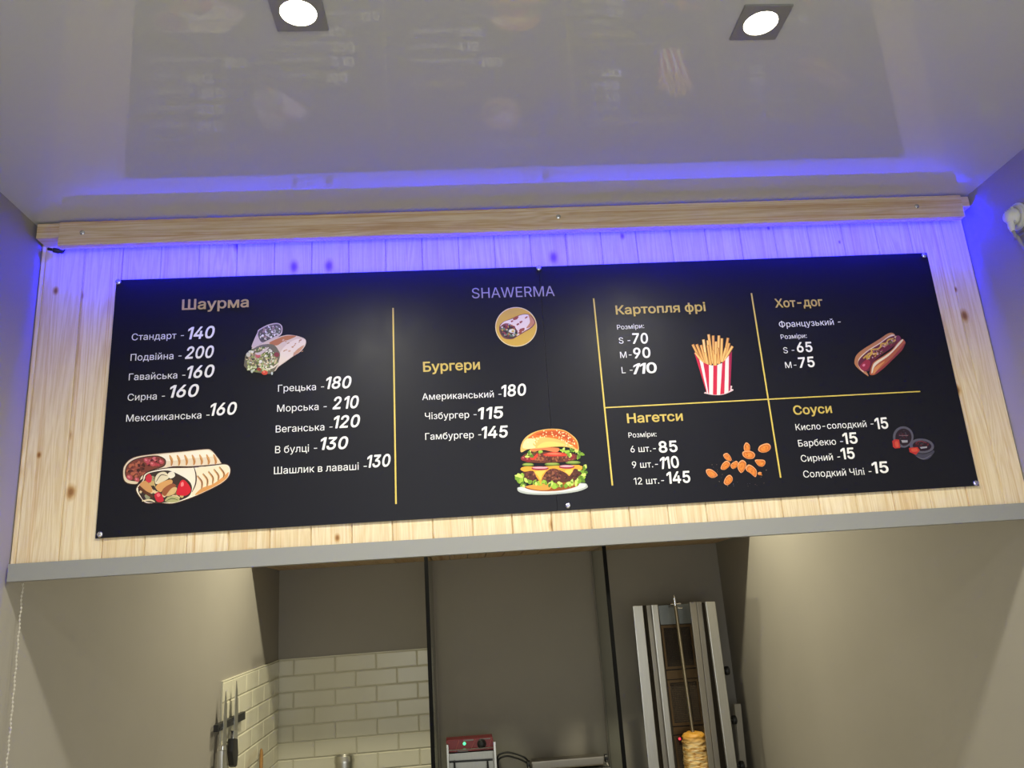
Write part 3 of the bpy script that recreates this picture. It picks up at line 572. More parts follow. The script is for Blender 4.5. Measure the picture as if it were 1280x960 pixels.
GREY_TX = mat('grey_gold_lettering', (0.40, 0.36, 0.30), 0.5, spec=0.3)
CROPS = {'A': (100, 330, 2.743), 'B': (480, 330, 3.097), 'C': (740, 310, 3.096), 'D': (930, 300, 3.0)}
def cpx(c, p):
    ox, oy, s = CROPS[c]; return ox + p[0] / s, oy + p[1] / s
def text(name, s, crop, p0, p1, m, cap=None, bold=0.0, shear=0.0, lift=0.0003, jitter=None, track=0.0):
    a = bp(*cpx(crop, p0)); b = bp(*cpx(crop, p1))
    ex = (b - a); wid = ex.length; ex.normalize(); ez = Vector((-ex.z, 0, ex.x))
    x = 0.0; items = []; lo = 1e9; hi = -1e9
    for k, ch in enumerate(s):
        adv, tris = glyph_mesh(ch, bold)
        jr = jitter[k] if jitter else 0.0
        for t in tris:
            q = []
            for u, v in t:
                u2 = u + v * (shear + jr)
                q.append((x + u2, v)); lo = min(lo, x + u2); hi = max(hi, x + u2)
            items.append(q)
        x += adv + track
    sx = wid / (hi - lo)
    if cap:
        top = bp(*cpx(crop, (p0[0] + (p1[0] - p0[0]) * 0.5, (p0[1] + p1[1]) * 0.5 - cap)))
        mid = bp(*cpx(crop, (p0[0] + (p1[0] - p0[0]) * 0.5, (p0[1] + p1[1]) * 0.5)))
        sy = (top - mid).length / (254.0 + 2 * bold)
    else: sy = sx
    bm = bmesh.new()
    for kq, q in enumerate(items):
        vs = [bm.verts.new(a + ex * ((u - lo) * sx) + ez * ((v + bold) * sy) - Vector((0, lift + (kq * 1.5e-6 if bold else 0.0), 0))) for u, v in q]
        try: bm.faces.new(vs)
        except ValueError: pass
    for f in bm.faces:
        f.normal_update()
        if f.normal.y > 0: f.normal_flip()
    o = build(name, bm, m, None, recalc=False)
    o.data.transform(Matrix.Translation(-Vector(mb.location))); o.parent = mb
    return o
def heading(s, c, p0, p1, cap): return text('heading', s, c, p0, p1, GOLD_TX, cap, bold=7.0)
def item(s, c, p0, p1): return text('item_name', s, c, p0, p1, WHITE_TX)
def price(s, c, p0, p1, cap, shear=0.2, jitter=None, track=6): return text('price_figures', s, c, p0, p1, STICK, cap, bold=9.0, shear=shear, jitter=jitter, lift=0.0004, track=track)

heading('Шаурма', 'A', (349, 158), (579, 149), 36)
for s, p0, p1 in [('Стандарт -', (177, 262), (356, 255)), ('Подвійна -', (173, 332), (348, 325)), ('Гавайська -', (167, 399), (361, 391)),
                  ('Сирна -', (163, 469), (291, 463)), ('Мексииканська -', (158, 541), (444, 528)), ('Грецька -', (679, 438), (837, 431)),
                  ('Морська -', (676, 507), (846, 499)), ('Веганська -', (671, 578), (866, 569)), ('В булці -', (669, 649), (813, 642)),
                  ('Шашлик в лаваші -', (665, 721), (984, 704))]: item(s, 'A', p0, p1)
for s, p0, p1, h in [('140', (370, 259), (462, 254), 42), ('200', (360, 326), (459, 322), 42), ('160', (367, 393), (461, 388), 43),
                     ('160', (307, 459), (407, 455), 43), ('160', (447, 521), (538, 516), 43), ('180', (844, 429), (931, 426), 42),
                     ('210', (866, 499), (957, 494), 43), ('120', (871, 564), (961, 559), 43), ('130', (825, 638), (920, 634), 43),
                     ('130', (986, 699), (1066, 694), 43)]: price(s, 'A', p0, p1, h)
text('shop_name', 'SHAWERMA', 'B', (341, 133), (661, 124), GREY_TX, 39, bold=0.0)
heading('Бургери', 'B', (152, 418), (372, 409), 39)
for s, p0, p1 in [('Американський -', (148, 527), (455, 515)), ('Чізбургер -', (159, 602), (359, 594)), ('Гамбургер -', (160, 681), (377, 672))]: item(s, 'B', p0, p1)
for s, p0, p1, h in [('180', (457, 515), (552, 509), 46), ('115', (366, 602), (463, 597), 46), ('145', (380, 676), (481, 671), 46)]: price(s, 'B', p0, p1, h, 0.12)
heading('Картопля фрі', 'C', (93, 258), (440, 246), 35)
for s, p0, p1 in [('Розміри:', (98, 316), (202, 310)), ('S -', (105, 370), (149, 368)), ('M-', (110, 426), (154, 424)), ('L -', (116, 485), (158, 483)),
                  ('Розміри:', (142, 734), (250, 729)), ('6 шт.-', (150, 791), (248, 787)), ('9 шт.-', (156, 852), (256, 848)), ('12 шт.-', (163, 916), (280, 911))]: item(s, 'C', p0, p1)
heading('Нагетси', 'C', (137, 678), (352, 669), 37)
for s, p0, p1, h, sh, j in [('70', (158, 371), (218, 370), 41, 0.06, None), ('90', (162, 428), (228, 425), 41, 0.06, None), ('110', (161, 489), (253, 483), 41, 0.05, (0.35, 0.12, 0)),
                            ('85', (260, 793), (332, 789), 44, 0.0, None), ('110', (267, 856), (339, 850), 46, 0.0, (0.22, 0.0, 0)), ('145', (292, 913), (382, 908), 46, 0.04, None)]:
    price(s, 'C', p0, p1, h, sh, j)
heading('Хот-дог', 'D', (118, 254), (296, 248), 33)
for s, p0, p1 in [('Французький -', (133, 328), (364, 317)), ('Розміри:', (139, 372), (236, 367)), ('S -', (149, 425), (190, 423)), ('M-', (156, 481), (198, 479)),
                  ('Кисло-солодкий -', (195, 714), (487, 700)), ('Барбекю -', (205, 775), (373, 766)), ('Сирний -', (215, 832), (362, 824)), ('Солодкий Чілі -', (224, 891), (480, 879))]: item(s, 'D', p0, p1)
heading('Соуси', 'D', (187, 656), (330, 649), 34)
for s, p0, p1, h in [('65', (200, 422), (258, 420), 38), ('75', (208, 480), (267, 476), 39), ('15', (495, 710), (543, 707), 42),
                     ('15', (374, 766), (428, 763), 42), ('15', (367, 823), (417, 820), 42), ('15', (484, 876), (544, 873), 43)]: price(s, 'D', p0, p1, h, 0.03)

def rule(p0, p1, w=0.0036):
    a = bp(*p0, 0.0); b = bp(*p1, 0.0); d = (b - a).normalized(); n_ = Vector((-d.z, 0, d.x)) * w / 2
    bm = bmesh.new(); f = [a + n_, b + n_, b - n_, a - n_]
    hexa(bm, [p + Vector((0, -0.0003, 0)) for p in f], [p + Vector((0, -0.00002, 0)) for p in f]); part('gold_rule', bm, GOLD_LINE, mb)
rule((491.3, 385), (495.0, 630)); rule((742, 373), (765.5, 607)); rule((939.2, 366.5), (975.8, 597)); rule((756, 509.6), (1150.3, 489.3), 0.0028)

# ---- printed pictures: flat inks laid over one another on the board
INK = {}
def ink(c):
    c = tuple(c)
    if c not in INK:
        lin = tuple((v / 255.0 / 12.92 if v < 10 else ((v / 255.0 + 0.055) / 1.055) ** 2.4) for v in c)
        INK[c] = mat('printed_ink', lin, 0.55, spec=0.25)
    return INK[c]
class Pic:
    def __init__(s, name, ox, oy, sc): s.name = name; s.ox, s.oy, s.sc = ox, oy, sc; s.bm = bmesh.new(); s.m = []; s.k = 0
    def P(s, x, y): return bp(s.ox + x / s.sc, s.oy + y / s.sc, 0.0002 + s.k * 0.000004)
    def mi(s, c):
        m = ink(c)
        if m not in s.m: s.m.append(m)
        return s.m.index(m)
    def poly(s, pts, c, smooth=True, n=5):
        s.k += 1; mi = s.mi(c)
        if smooth: pts = [(v.x, v.y) for v in spline([(x, y, 0) for x, y in pts], n, True)]
        co = [Vector((x, -y, 0)) for x, y in pts]
        vs = [s.bm.verts.new(s.P(x, y)) for x, y in pts]
        for t in geometry.tessellate_polygon([co]):
            try: s.bm.faces.new([vs[i] for i in t]).material_index = mi
            except ValueError: pass
    def ell(s, cx, cy, rx, ry, c, rot=0.0, n=18, wob=0.0):
        pts = []
        for k in range(n):
            a = 2 * math.pi * k / n; q = 1 + random.uniform(-wob, wob)
            x, y = rx * q * math.cos(a), ry * q * math.sin(a)
            pts.append((cx + x * math.cos(rot) - y * math.sin(rot), cy + x * math.sin(rot) + y * math.cos(rot)))
        s.poly(pts, c, False)
    def line(s, pts, w, c, taper=True, n=5):
        P = spline([(x, y, 0) for x, y in pts], n); L = []; R = []
        for i, p in enumerate(P):
            d = (P[min(i + 1, len(P) - 1)] - P[max(i - 1, 0)]); d = d.normalized() if d.length > 0 else Vector((1, 0, 0))
            ww = w / 2 * ((math.sin(math.pi * (0.12 + 0.76 * i / (len(P) - 1)))) if taper else 1)
            nn = Vector((-d.y, d.x, 0)) * ww; L.append(p + nn); R.append(p - nn)
        s.k += 1; mi = s.mi(c)
        va = [s.bm.verts.new(s.P(p.x, p.y)) for p in L]; vb = [s.bm.verts.new(s.P(p.x, p.y)) for p in R]
        for i in range(len(P) - 1):
            s.bm.faces.new((va[i], va[i + 1], vb[i + 1], vb[i])).material_index = mi
    def scatter(s, cx, cy, rx, ry, n, cols, r0, r1, rot=0.0):
        for _ in range(n):
            a = random.uniform(0, 2 * math.pi); q = math.sqrt(random.random())
            x, y = rx * q * math.cos(a), ry * q * math.sin(a)
            r = random.uniform(r0, r1)
            s.ell(cx + x * math.cos(rot) - y * math.sin(rot), cy + x * math.sin(rot) + y * math.cos(rot), r, r * random.uniform(0.5, 0.9), random.choice(cols), random.uniform(0, 3.1), 7, 0.25)
    def done(s):
        for f in s.bm.faces:
            f.normal_update()
            if f.normal.y > 0: f.normal_flip()
        o = build(s.name, s.bm, s.m, None, recalc=False)
        o.data.transform(Matrix.Translation(-Vector(mb.location))); o.parent = mb
        return o

# two halves of a grilled wrap, lower left
p = Pic('wrap_picture', 140, 540, 8.0)
CR = (226, 208, 180); CR2 = (242, 230, 208); OUT = (70, 48, 38); TAN = (205, 150, 90); TAN2 = (176, 112, 58)
p.poly([(105, 400), (118, 335), (175, 270), (270, 235), (450, 212), (700, 190), (935, 167), (1000, 180), (1060, 250), (1092, 300), (1075, 325), (800, 350), (560, 360), (300, 480), (250, 525), (160, 520), (115, 480)], OUT)
p.poly([(112, 400), (125, 340), (180, 277), (275, 242), (450, 220), (700, 198), (932, 174), (994, 186), (1052, 252), (1083, 300), (1068, 318), (800, 342), (560, 352), (300, 470), (248, 517), (163, 511), (122, 476)], CR)
p.poly([(470, 235), (700, 208), (930, 184), (985, 195), (1020, 240), (800, 262), (560, 290)], CR2)
for x in (590, 665, 740, 815, 890, 960, 1030):
    p.line([(x - 15, 232 - (x - 590) * 0.02), (x + 8, 285), (x + 2, 340 - (x - 590) * 0.04)], 26, TAN)
    p.line([(x - 12, 262 - (x - 590) * 0.02), (x + 10, 300), (x + 6, 336 - (x - 590) * 0.04)], 10, TAN2)
p.poly([(128, 400), (150, 330), (220, 275), (330, 245), (450, 235), (525, 265), (540, 310), (510, 350), (400, 385), (300, 440), (270, 490), (180, 485), (140, 455)], OUT)
p.poly([(138, 400), (158, 335), (225, 284), (330, 254), (448, 245), (515, 272), (528, 310), (500, 342), (395, 376), (296, 430), (262, 480), (184, 477), (148, 448)], (120, 62, 50))
p.scatter(250, 380, 95, 80, 46, [(150, 78, 60), (96, 46, 38), (176, 98, 72), (70, 36, 32)], 10, 24)
p.scatter(430, 300, 80, 42, 26, [(176, 62, 72), (140, 44, 52), (205, 110, 112), (80, 30, 36)], 10, 22, -0.1)
for x, y, r in ((345, 285, 30), (492, 298, 26), (405, 320, 28), (175, 455, 32), (250, 477, 26)): p.ell(x, y, r, r * 0.8, (186, 80, 86), 0.6); p.ell(x - 6, y - 6, r * 0.45, r * 0.3, (214, 130, 128), 0.6)
p.poly([(235, 580), (255, 530), (300, 480), (320, 420), (400, 382), (560, 355), (800, 350), (1000, 330), (1120, 316), (1175, 335), (1190, 390), (1165, 460), (1080, 530), (900, 620), (750, 680), (600, 722), (460, 712), (340, 718), (270, 650)], OUT)
p.poly([(244, 580), (263, 535), (308, 486), (328, 426), (404, 391), (560, 364), (800, 358), (1000, 338), (1118, 325), (1167, 341), (1181, 390), (1157, 454), (1075, 522), (896, 611), (746, 671), (600, 713), (462, 703), (344, 708), (278, 645)], CR2)
p.poly([(850, 360), (1000, 346), (1115, 332), (1160, 350), (1172, 390), (1150, 450), (1070, 515), (930, 585), (812, 640), (800, 600), (840, 500)], (240, 222, 190))
p.poly([(830, 628), (900, 560), (1010, 520), (1120, 440), (1165, 400), (1152, 455), (1072, 520), (896, 608)], (216, 150, 84))
for k, x in enumerate((880, 935, 990, 1045, 1100)):
    p.line([(x - 30, 440 - k * 22), (x + 18, 500 - k * 22), (x + 15, 590 - k * 30)], 22, TAN); p.line([(x - 25, 432 - k * 22), (x + 20, 500 - k * 22), (x + 10, 570 - k * 28)], 7, OUT)
p.line([(820, 352), (840, 430), (835, 520), (800, 600)], 14, OUT)
p.poly([(262, 560), (320, 480), (340, 430), (410, 400), (560, 385), (680, 430), (770, 490), (800, 560), (770, 640), (660, 690), (540, 705), (350, 700), (285, 640)], (60, 46, 40))
p.scatter(520, 560, 240, 130, 40, [(220, 196, 150), (120, 92, 60), (72, 70, 52), (196, 168, 110), (150, 150, 110)], 16, 34)
p.poly([(270, 545), (330, 485), (395, 550), (400, 600), (360, 600)], (206, 150, 92)); p.line([(265, 545), (330, 600), (410, 650)], 30, (92, 52, 34), False)
p.poly([(335, 455), (370, 418), (400, 450), (385, 505), (345, 495)], (206, 52, 64))
p.poly([(430, 470), (460, 415), (530, 400), (570, 455), (500, 500), (440, 520)], (226, 212, 180)); p.line([(440, 500), (490, 430), (555, 440)], 8, OUT)
p.poly([(560, 415), (610, 395), (630, 440), (580, 465)], (236, 226, 204))
p.poly([(440, 540), (500, 500), (590, 475), (600, 515), (520, 560), (490, 600), (450, 580)], (214, 158, 96))
p.poly([(500, 610), (520, 560), (600, 515), (640, 540), (590, 590), (530, 640)], (150, 86, 54)); p.poly([(540, 640), (600, 560), (650, 560), (620, 620)], (214, 178, 120))
p.poly([(645, 600), (680, 500), (720, 480), (770, 530), (790, 590), (740, 635), (660, 630)], (208, 34, 48)); p.poly([(690, 510), (712, 500), (716, 535), (690, 545)], (240, 130, 130))
p.poly([(425, 630), (460, 600), (500, 630), (515, 690), (460, 700), (435, 670)], (200, 40, 56)); p.poly([(445, 625), (465, 612), (485, 632), (460, 650)], (232, 110, 116))
p.poly([(530, 690), (570, 645), (660, 650), (670, 690), (600, 705)], (176, 172, 118)); p.line([(540, 690), (600, 665), (660, 680)], 8, (70, 84, 46))
p.line([(300, 690), (380, 680), (430, 700)], 18, (222, 206, 168))
p.done()

# the stuffed wrap with salad, upper left
p = Pic('salad_wrap_picture', 295, 395, 12.0)
p.poly([(235, 465), (265, 370), (320, 250), (340, 205), (480, 130), (610, 105), (680, 135), (697, 200), (675, 280), (560, 350), (400, 400), (300, 450)], (200, 182, 178))
p.poly([(330, 260), (360, 210), (490, 145), (610, 120), (668, 145), (682, 205), (660, 265), (550, 325), (420, 390), (370, 380), (335, 310)], (92, 84, 84))
p.scatter(505, 250, 160, 90, 110, [(196, 190, 186), (70, 66, 70), (120, 116, 104), (150, 120, 124), (96, 104, 84), (226, 222, 220)], 8, 22, -0.4)
p.poly([(235, 500), (340, 430), (480, 370), (620, 320), (760, 285), (880, 292), (1000, 325), (1050, 370), (1035, 450), (960, 540), (850, 610), (740, 690), (640, 760), (560, 830), (400, 700)], (208, 188, 168))
p.poly([(660, 560), (760, 430), (900, 350), (1020, 350), (1040, 390), (1020, 450), (940, 545), (820, 620), (700, 700), (640, 740)], (226, 210, 192))
p.poly([(500, 400), (620, 340), (760, 295), (900, 300), (820, 345), (700, 390), (620, 440), (540, 430)], (176, 112, 70))
for _ in range(16): p.ell(random.uniform(680, 1000), random.uniform(360, 560), random.uniform(8, 26), random.uniform(5, 14), random.choice([(186, 140, 104), (206, 170, 140), (160, 110, 80)]), random.uniform(-0.8, 0))
p.poly([(880, 540), (960, 470), (1020, 440), (960, 530), (860, 600)], (190, 142, 108))
p.poly([(150, 570), (240, 500), (400, 430), (560, 430), (640, 520), (660, 600), (610, 760), (540, 860), (420, 860), (230, 830), (130, 760), (125, 700)], (110, 104, 84))
p.scatter(390, 640, 235, 170, 190, [(206, 208, 176), (150, 160, 96), (94, 110, 58), (226, 222, 206), (66, 60, 52), (176, 150, 120), (214, 196, 150)], 9, 28)
p.scatter(350, 780, 200, 50, 50, [(190, 200, 140), (122, 140, 70), (222, 222, 190)], 10, 24)
p.ell(430, 850, 46, 34, (206, 76, 54)); p.ell(420, 838, 16, 9, (232, 140, 116)); p.ell(330, 590, 38, 40, (190, 96, 96)); p.ell(610, 580, 42, 36, (134, 62, 66)); p.ell(345, 800, 34, 26, (150, 62, 50))
p.line([(290, 560), (360, 560), (490, 470)], 40, (206, 190, 186)); p.line([(300, 470), (400, 440), (470, 440)], 26, (120, 110, 106)); p.ell(185, 580, 32, 34, (200, 196, 172))
p.line([(440, 800), (560, 770), (640, 700)], 22, (226, 214, 190)); p.ell(540, 860, 14, 24, (190, 200, 190)); p.ell(240, 830, 18, 24, (190, 196, 170))
p.done()

# burger on a plate
p = Pic('burger_picture', 635, 525, 9.6)
LET = [(150, 186, 62), (118, 156, 44), (196, 214, 104), (84, 122, 34)]
p.poly([(112, 830), (160, 800), (500, 770), (880, 755), (950, 780), (940, 820), (800, 865), (520, 895), (280, 893), (150, 870)], (176, 180, 176))
p.poly([(125, 825), (165, 805), (500, 780), (880, 765), (935, 785), (900, 815), (760, 850), (500, 872), (280, 870), (170, 850)], (214, 216, 212))
p.poly([(205, 800), (380, 770), (800, 740), (850, 760), (820, 800), (640, 845), (420, 855), (260, 835)], (150, 78, 30)); p.poly([(215, 795), (400, 765), (520, 775), (500, 830), (400, 842), (280, 825)], (222, 150, 66))
p.poly([(190, 680), (200, 600), (400, 560), (700, 560), (850, 600), (870, 690), (780, 740), (500, 750), (280, 730)], (84, 44, 36))
p.scatter(530, 660, 310, 75, 120, [(112, 62, 46), (60, 30, 28), (140, 84, 62), (92, 40, 50)], 10, 24)
for x, y in [(130, 690), (160, 740), (230, 735), (290, 745), (350, 755), (450, 745), (520, 770), (570, 785), (640, 775), (700, 770), (750, 765), (180, 780), (150, 650), (900, 690), (910, 640), (880, 720), (840, 740), (905, 560), (880, 600)]:
    for _ in range(3): p.ell(x + random.uniform(-26, 26), y + random.uniform(-20, 20), random.uniform(20, 38), random.uniform(14, 28), random.choice(LET), random.uniform(0, 3), 9, 0.3)
p.poly([(150, 590), (200, 560), (400, 560), (850, 540), (880, 600), (830, 590), (790, 590), (740, 670), (700, 640), (620, 600), (540, 580), (470, 610), (420, 680), (400, 740), (395, 800), (380, 740), (340, 680), (300, 610), (200, 620)], (232, 160, 54), True, 3)
p.poly([(320, 620), (450, 600), (410, 660), (390, 720), (360, 670)], (246, 190, 80)); p.poly([(680, 610), (780, 595), (738, 655)], (246, 190, 80))
for x0, x1, y in ((280, 490, 580), (610, 800, 562)): p.ell((x0 + x1) / 2, y, (x1 - x0) / 2, 24, (150, 40, 62)); p.ell((x0 + x1) / 2, y - 8, (x1 - x0) / 2.3, 12, (214, 160, 170))
for x0, x1, y in ((170, 310, 536), (440, 620, 530), (690, 870, 510)): p.ell((x0 + x1) / 2, y, (x1 - x0) / 2, 22, (96, 120, 44)); p.ell((x0 + x1) / 2, y - 5, (x1 - x0) / 2.5, 10, (150, 170, 80))
p.poly([(165, 460), (220, 400), (400, 380), (700, 390), (830, 420), (820, 470), (700, 500), (450, 515), (230, 505)], (96, 46, 34))
p.scatter(500, 455, 290, 45, 80, [(136, 76, 48), (74, 34, 28), (160, 96, 62), (110, 50, 52)], 10, 22)
for x, y in ((190, 460), (240, 475), (770, 440)): p.ell(x, y, 36, 30, (130, 36, 44)); p.ell(x - 8, y - 8, 12, 8, (190, 100, 100))
p.poly([(430, 410), (540, 385), (680, 400), (690, 430), (560, 436), (450, 430)], (206, 60, 42)); p.poly([(265, 465), (320, 430), (350, 400), (360, 430), (310, 480)], (206, 60, 42)); p.poly([(460, 405), (560, 392), (650, 408), (560, 418)], (236, 110, 80))
for x, y in [(260, 400), (290, 425), (240, 440), (400, 385), (650, 370), (700, 390), (740, 410), (770, 370), (850, 390), (880, 400), (860, 430), (830, 370), (330, 365)]:
    for _ in range(2): p.ell(x + random.uniform(-16, 16), y + random.uniform(-12, 12), random.uniform(20, 36), random.uniform(12, 22), random.choice(LET), random.uniform(0, 3), 9, 0.3)
p.poly([(270, 350), (420, 330), (600, 335), (610, 370), (560, 385), (420, 360), (300, 380)], (214, 118, 72))
p.poly([(150, 370), (160, 290), (210, 210), (300, 150), (420, 115), (550, 105), (680, 125), (780, 190), (835, 260), (845, 365), (760, 335), (640, 320), (520, 325), (380, 340), (240, 352), (170, 385)], (222, 176, 96))
p.poly([(240, 215), (330, 150), (440, 122), (550, 113), (680, 133), (770, 195), (825, 265), (836, 350), (760, 300), (660, 250), (520, 215), (380, 205), (290, 225)], (206, 104, 40))
p.poly([(330, 175), (450, 140), (560, 132), (680, 150), (760, 215), (805, 290), (720, 240), (600, 195), (450, 180)], (186, 74, 28))
p.poly([(175, 330), (200, 250), (260, 220), (330, 235), (300, 290), (330, 330), (240, 345)], (240, 214, 150)); p.poly([(350, 330), (420, 270), (540, 260), (680, 290), (640, 312), (480, 318)], (236, 196, 104))
for _ in range(70):
    a = random.uniform(0.15, math.pi - 0.15); q = random.uniform(0.62, 1.0)
    p.ell(515 + 300 * q * math.cos(a), 335 - 215 * q * math.sin(a), 9, 6, random.choice([(250, 236, 190), (238, 212, 150)]), random.uniform(0, 3), 7)
p.done()

# striped cup of fries
p = Pic('fries_picture', 855, 405, 10.1)
FR = [((235, 190, 112), (196, 136, 66)), ((222, 170, 92), (176, 112, 52)), ((242, 206, 136), (206, 150, 76))]
def fry(x0, y0, x1, y1, w=34):
    c = random.choice(FR); d = Vector((x1 - x0, y1 - y0)).normalized(); n_ = Vector((-d.y, d.x)) * w / 2
    p.poly([(x0 + n_.x, y0 + n_.y), (x0 - n_.x, y0 - n_.y), (x1 - n_.x, y1 - n_.y), (x1 + n_.x, y1 + n_.y)], c[1], False)
    p.poly([(x0 + n_.x * .7, y0 + n_.y * .7 + 4), (x0 - n_.x * .4, y0 - n_.y * .4 + 4), (x1 - n_.x * .4, y1 - n_.y * .4), (x1 + n_.x * .7, y1 + n_.y * .7)], c[0], False)
for a in [(310, 130, 360, 500), (368, 145, 380, 500), (440, 145, 430, 500), (478, 180, 470, 480), (555, 175, 500, 480), (245, 195, 290, 500), (300, 205, 330, 500), (405, 220, 400, 500), (570, 240, 520, 450),
          (110, 258, 210, 450), (160, 255, 260, 500), (215, 265, 280, 500), (612, 280, 500, 470), (140, 360, 230, 470), (300, 265, 340, 520), (270, 360, 300, 520), (425, 300, 450, 520), (530, 300, 480, 480), (370, 330, 385, 525), (395, 380, 400, 525)]: fry(*a)
top = [(128, 355), (180, 440), (250, 490), (330, 522), (400, 525), (480, 495), (550, 420), (605, 345)]
bot = [(285, 870), (312, 878), (345, 888), (390, 894), (440, 892), (490, 885), (550, 865), (585, 835)]
p.poly([(270, 860), (300, 885), (400, 898), (500, 890), (600, 850), (625, 830), (600, 815), (580, 780)], (220, 190, 190))
p.poly(top + list(reversed(bot)), (196, 32, 62), False)
def lerp(P, t):
    t *= len(P) - 1; i = min(int(t), len(P) - 2); u = t - i; return (P[i][0] + (P[i + 1][0] - P[i][0]) * u, P[i][1] + (P[i + 1][1] - P[i][1]) * u)
for a, b, a2, b2 in [(.17, .27, .04, .12), (.40, .51, .17, .35), (.61, .72, .50, .62), (.80, .90, .76, .90)]:
    p.poly([lerp(top, a), lerp(top, (a + b) / 2), lerp(top, b), lerp(bot, b2), lerp(bot, (a2 + b2) / 2), lerp(bot, a2)], (228, 216, 208), False)
p.poly([lerp(top, .93), lerp(top, 1.0), lerp(bot, 1.0), lerp(bot, .93)], (150, 26, 66), False)
p.done()

# scattered nuggets
p = Pic('nuggets_picture', 870, 540, 12.8)
NG = [[(765, 230), (800, 168), (850, 195), (865, 250), (850, 310), (780, 305)], [(740, 350), (760, 310), (850, 300), (920, 325), (945, 375), (910, 425), (830, 430), (770, 400)],
      [(995, 270), (1030, 215), (1130, 180), (1185, 205), (1195, 260), (1150, 310), (1070, 330), (1010, 310)], [(435, 370), (490, 335), (540, 375), (570, 440), (545, 465), (480, 440)],
      [(395, 570), (430, 500), (490, 460), (545, 500), (530, 550), (470, 600), (410, 600)], [(553, 545), (580, 495), (645, 463), (675, 500), (650, 560), (590, 590)],
      [(665, 550), (690, 480), (745, 448), (800, 490), (795, 570), (730, 655), (680, 610)], [(795, 570), (840, 520), (910, 550), (965, 610), (970, 680), (945, 720), (870, 660), (810, 620)],
      [(943, 450), (1000, 440), (1090, 450), (1110, 500), (1070, 550), (1010, 545), (965, 500)], [(160, 610), (215, 590), (290, 625), (345, 690), (300, 725), (240, 730), (180, 680)],
      [(445, 810), (480, 720), (540, 685), (585, 735), (570, 800), (500, 850)], [(990, 655), (1020, 638), (1052, 655), (1035, 688), (1000, 685)]]
for q in NG:
    cx = sum(a for a, b in q) / len(q); cy = sum(b for a, b in q) / len(q)
    p.poly(q, (226, 160, 110)); p.poly([(cx + (a - cx) * .88 + 3, cy + (b - cy) * .86 + 5) for a, b in q], (196, 106, 42)); p.poly([(cx + (a - cx) * .6, cy + (b - cy) * .6 + 4) for a, b in q], (216, 128, 50))
    for _ in range(9): p.ell(cx + random.uniform(-.3, .3) * 120, cy + random.uniform(-.25, .25) * 100, random.uniform(5, 12), random.uniform(4, 8), random.choice([(232, 160, 80), (168, 80, 30), (206, 116, 50)]), 0, 7, .2)
for _ in range(34): p.ell(random.uniform(180, 1130), random.uniform(420, 870), random.uniform(3, 9), random.uniform(2, 6), random.choice([(120, 96, 80), (170, 150, 130), (90, 90, 110)]), random.uniform(0, 3), 6, .2)
p.done()

# hot dog
p = Pic('hot_dog_picture', 1055, 405, 13.71)
p.poly([(180, 640), (215, 530), (330, 430), (460, 350), (620, 250), (740, 170), (820, 150), (875, 190), (860, 260), (600, 420), (400, 560), (330, 700), (420, 880), (380, 872), (250, 770), (190, 700)], (176, 118, 78))
p.poly([(240, 640), (280, 560), (420, 440), (600, 330), (760, 210), (830, 180), (870, 200), (850, 270), (600, 420), (420, 560), (330, 800), (415, 875), (300, 800), (250, 720)], (216, 196, 172))
p.poly([(245, 700), (270, 600), (420, 460), (600, 350), (760, 235), (900, 195), (970, 230), (960, 290), (800, 420), (600, 560), (480, 680), (430, 800), (330, 800)], (100, 40, 58))
p.poly([(270, 730), (330, 650), (400, 610), (450, 650), (430, 740), (370, 800), (310, 790)], (150, 48, 66)); p.ell(340, 705, 26, 20, (210, 120, 140), -0.7)
for k in range(15):
    t = k / 14; p.ell(390 + 500 * t + random.uniform(-20, 20), 575 - 330 * t + random.uniform(-40, 40), random.uniform(20, 40), random.uniform(12, 22), random.choice([(196, 156, 84), (178, 130, 96), (206, 176, 130)]), -0.6, 9, .3)
p.scatter(640, 430, 290, 60, 70, [(110, 36, 54), (150, 70, 84), (186, 150, 160), (84, 30, 44), (190, 150, 70), (90, 96, 60)], 8, 22, -0.58)
p.line([(330, 590), (400, 530), (390, 590), (480, 500), (470, 440), (560, 430), (620, 400), (640, 340), (720, 330), (760, 270), (850, 250)], 24, (200, 160, 70), False)
p.poly([(890, 230), (930, 195), (970, 230), (965, 280), (900, 300)], (112, 50, 74))
p.poly([(440, 850), (470, 720), (520, 640), (680, 540), (820, 440), (900, 340), (990, 262), (1035, 285), (1048, 340), (960, 470), (830, 610), (700, 740), (560, 850), (480, 875)], (170, 92, 62))
p.poly([(470, 840), (490, 720), (540, 650), (700, 550), (830, 450), (920, 340), (990, 268), (1010, 285), (900, 410), (760, 550), (600, 660), (520, 740), (490, 830)], (222, 208, 178))
p.poly([(520, 840), (620, 760), (800, 600), (960, 420), (1040, 330), (1000, 440), (830, 615), (700, 738), (570, 842)], (140, 60, 62)); p.poly([(500, 850), (520, 760), (620, 680), (700, 640), (620, 730), (540, 830)], (206, 136, 80))
p.done()

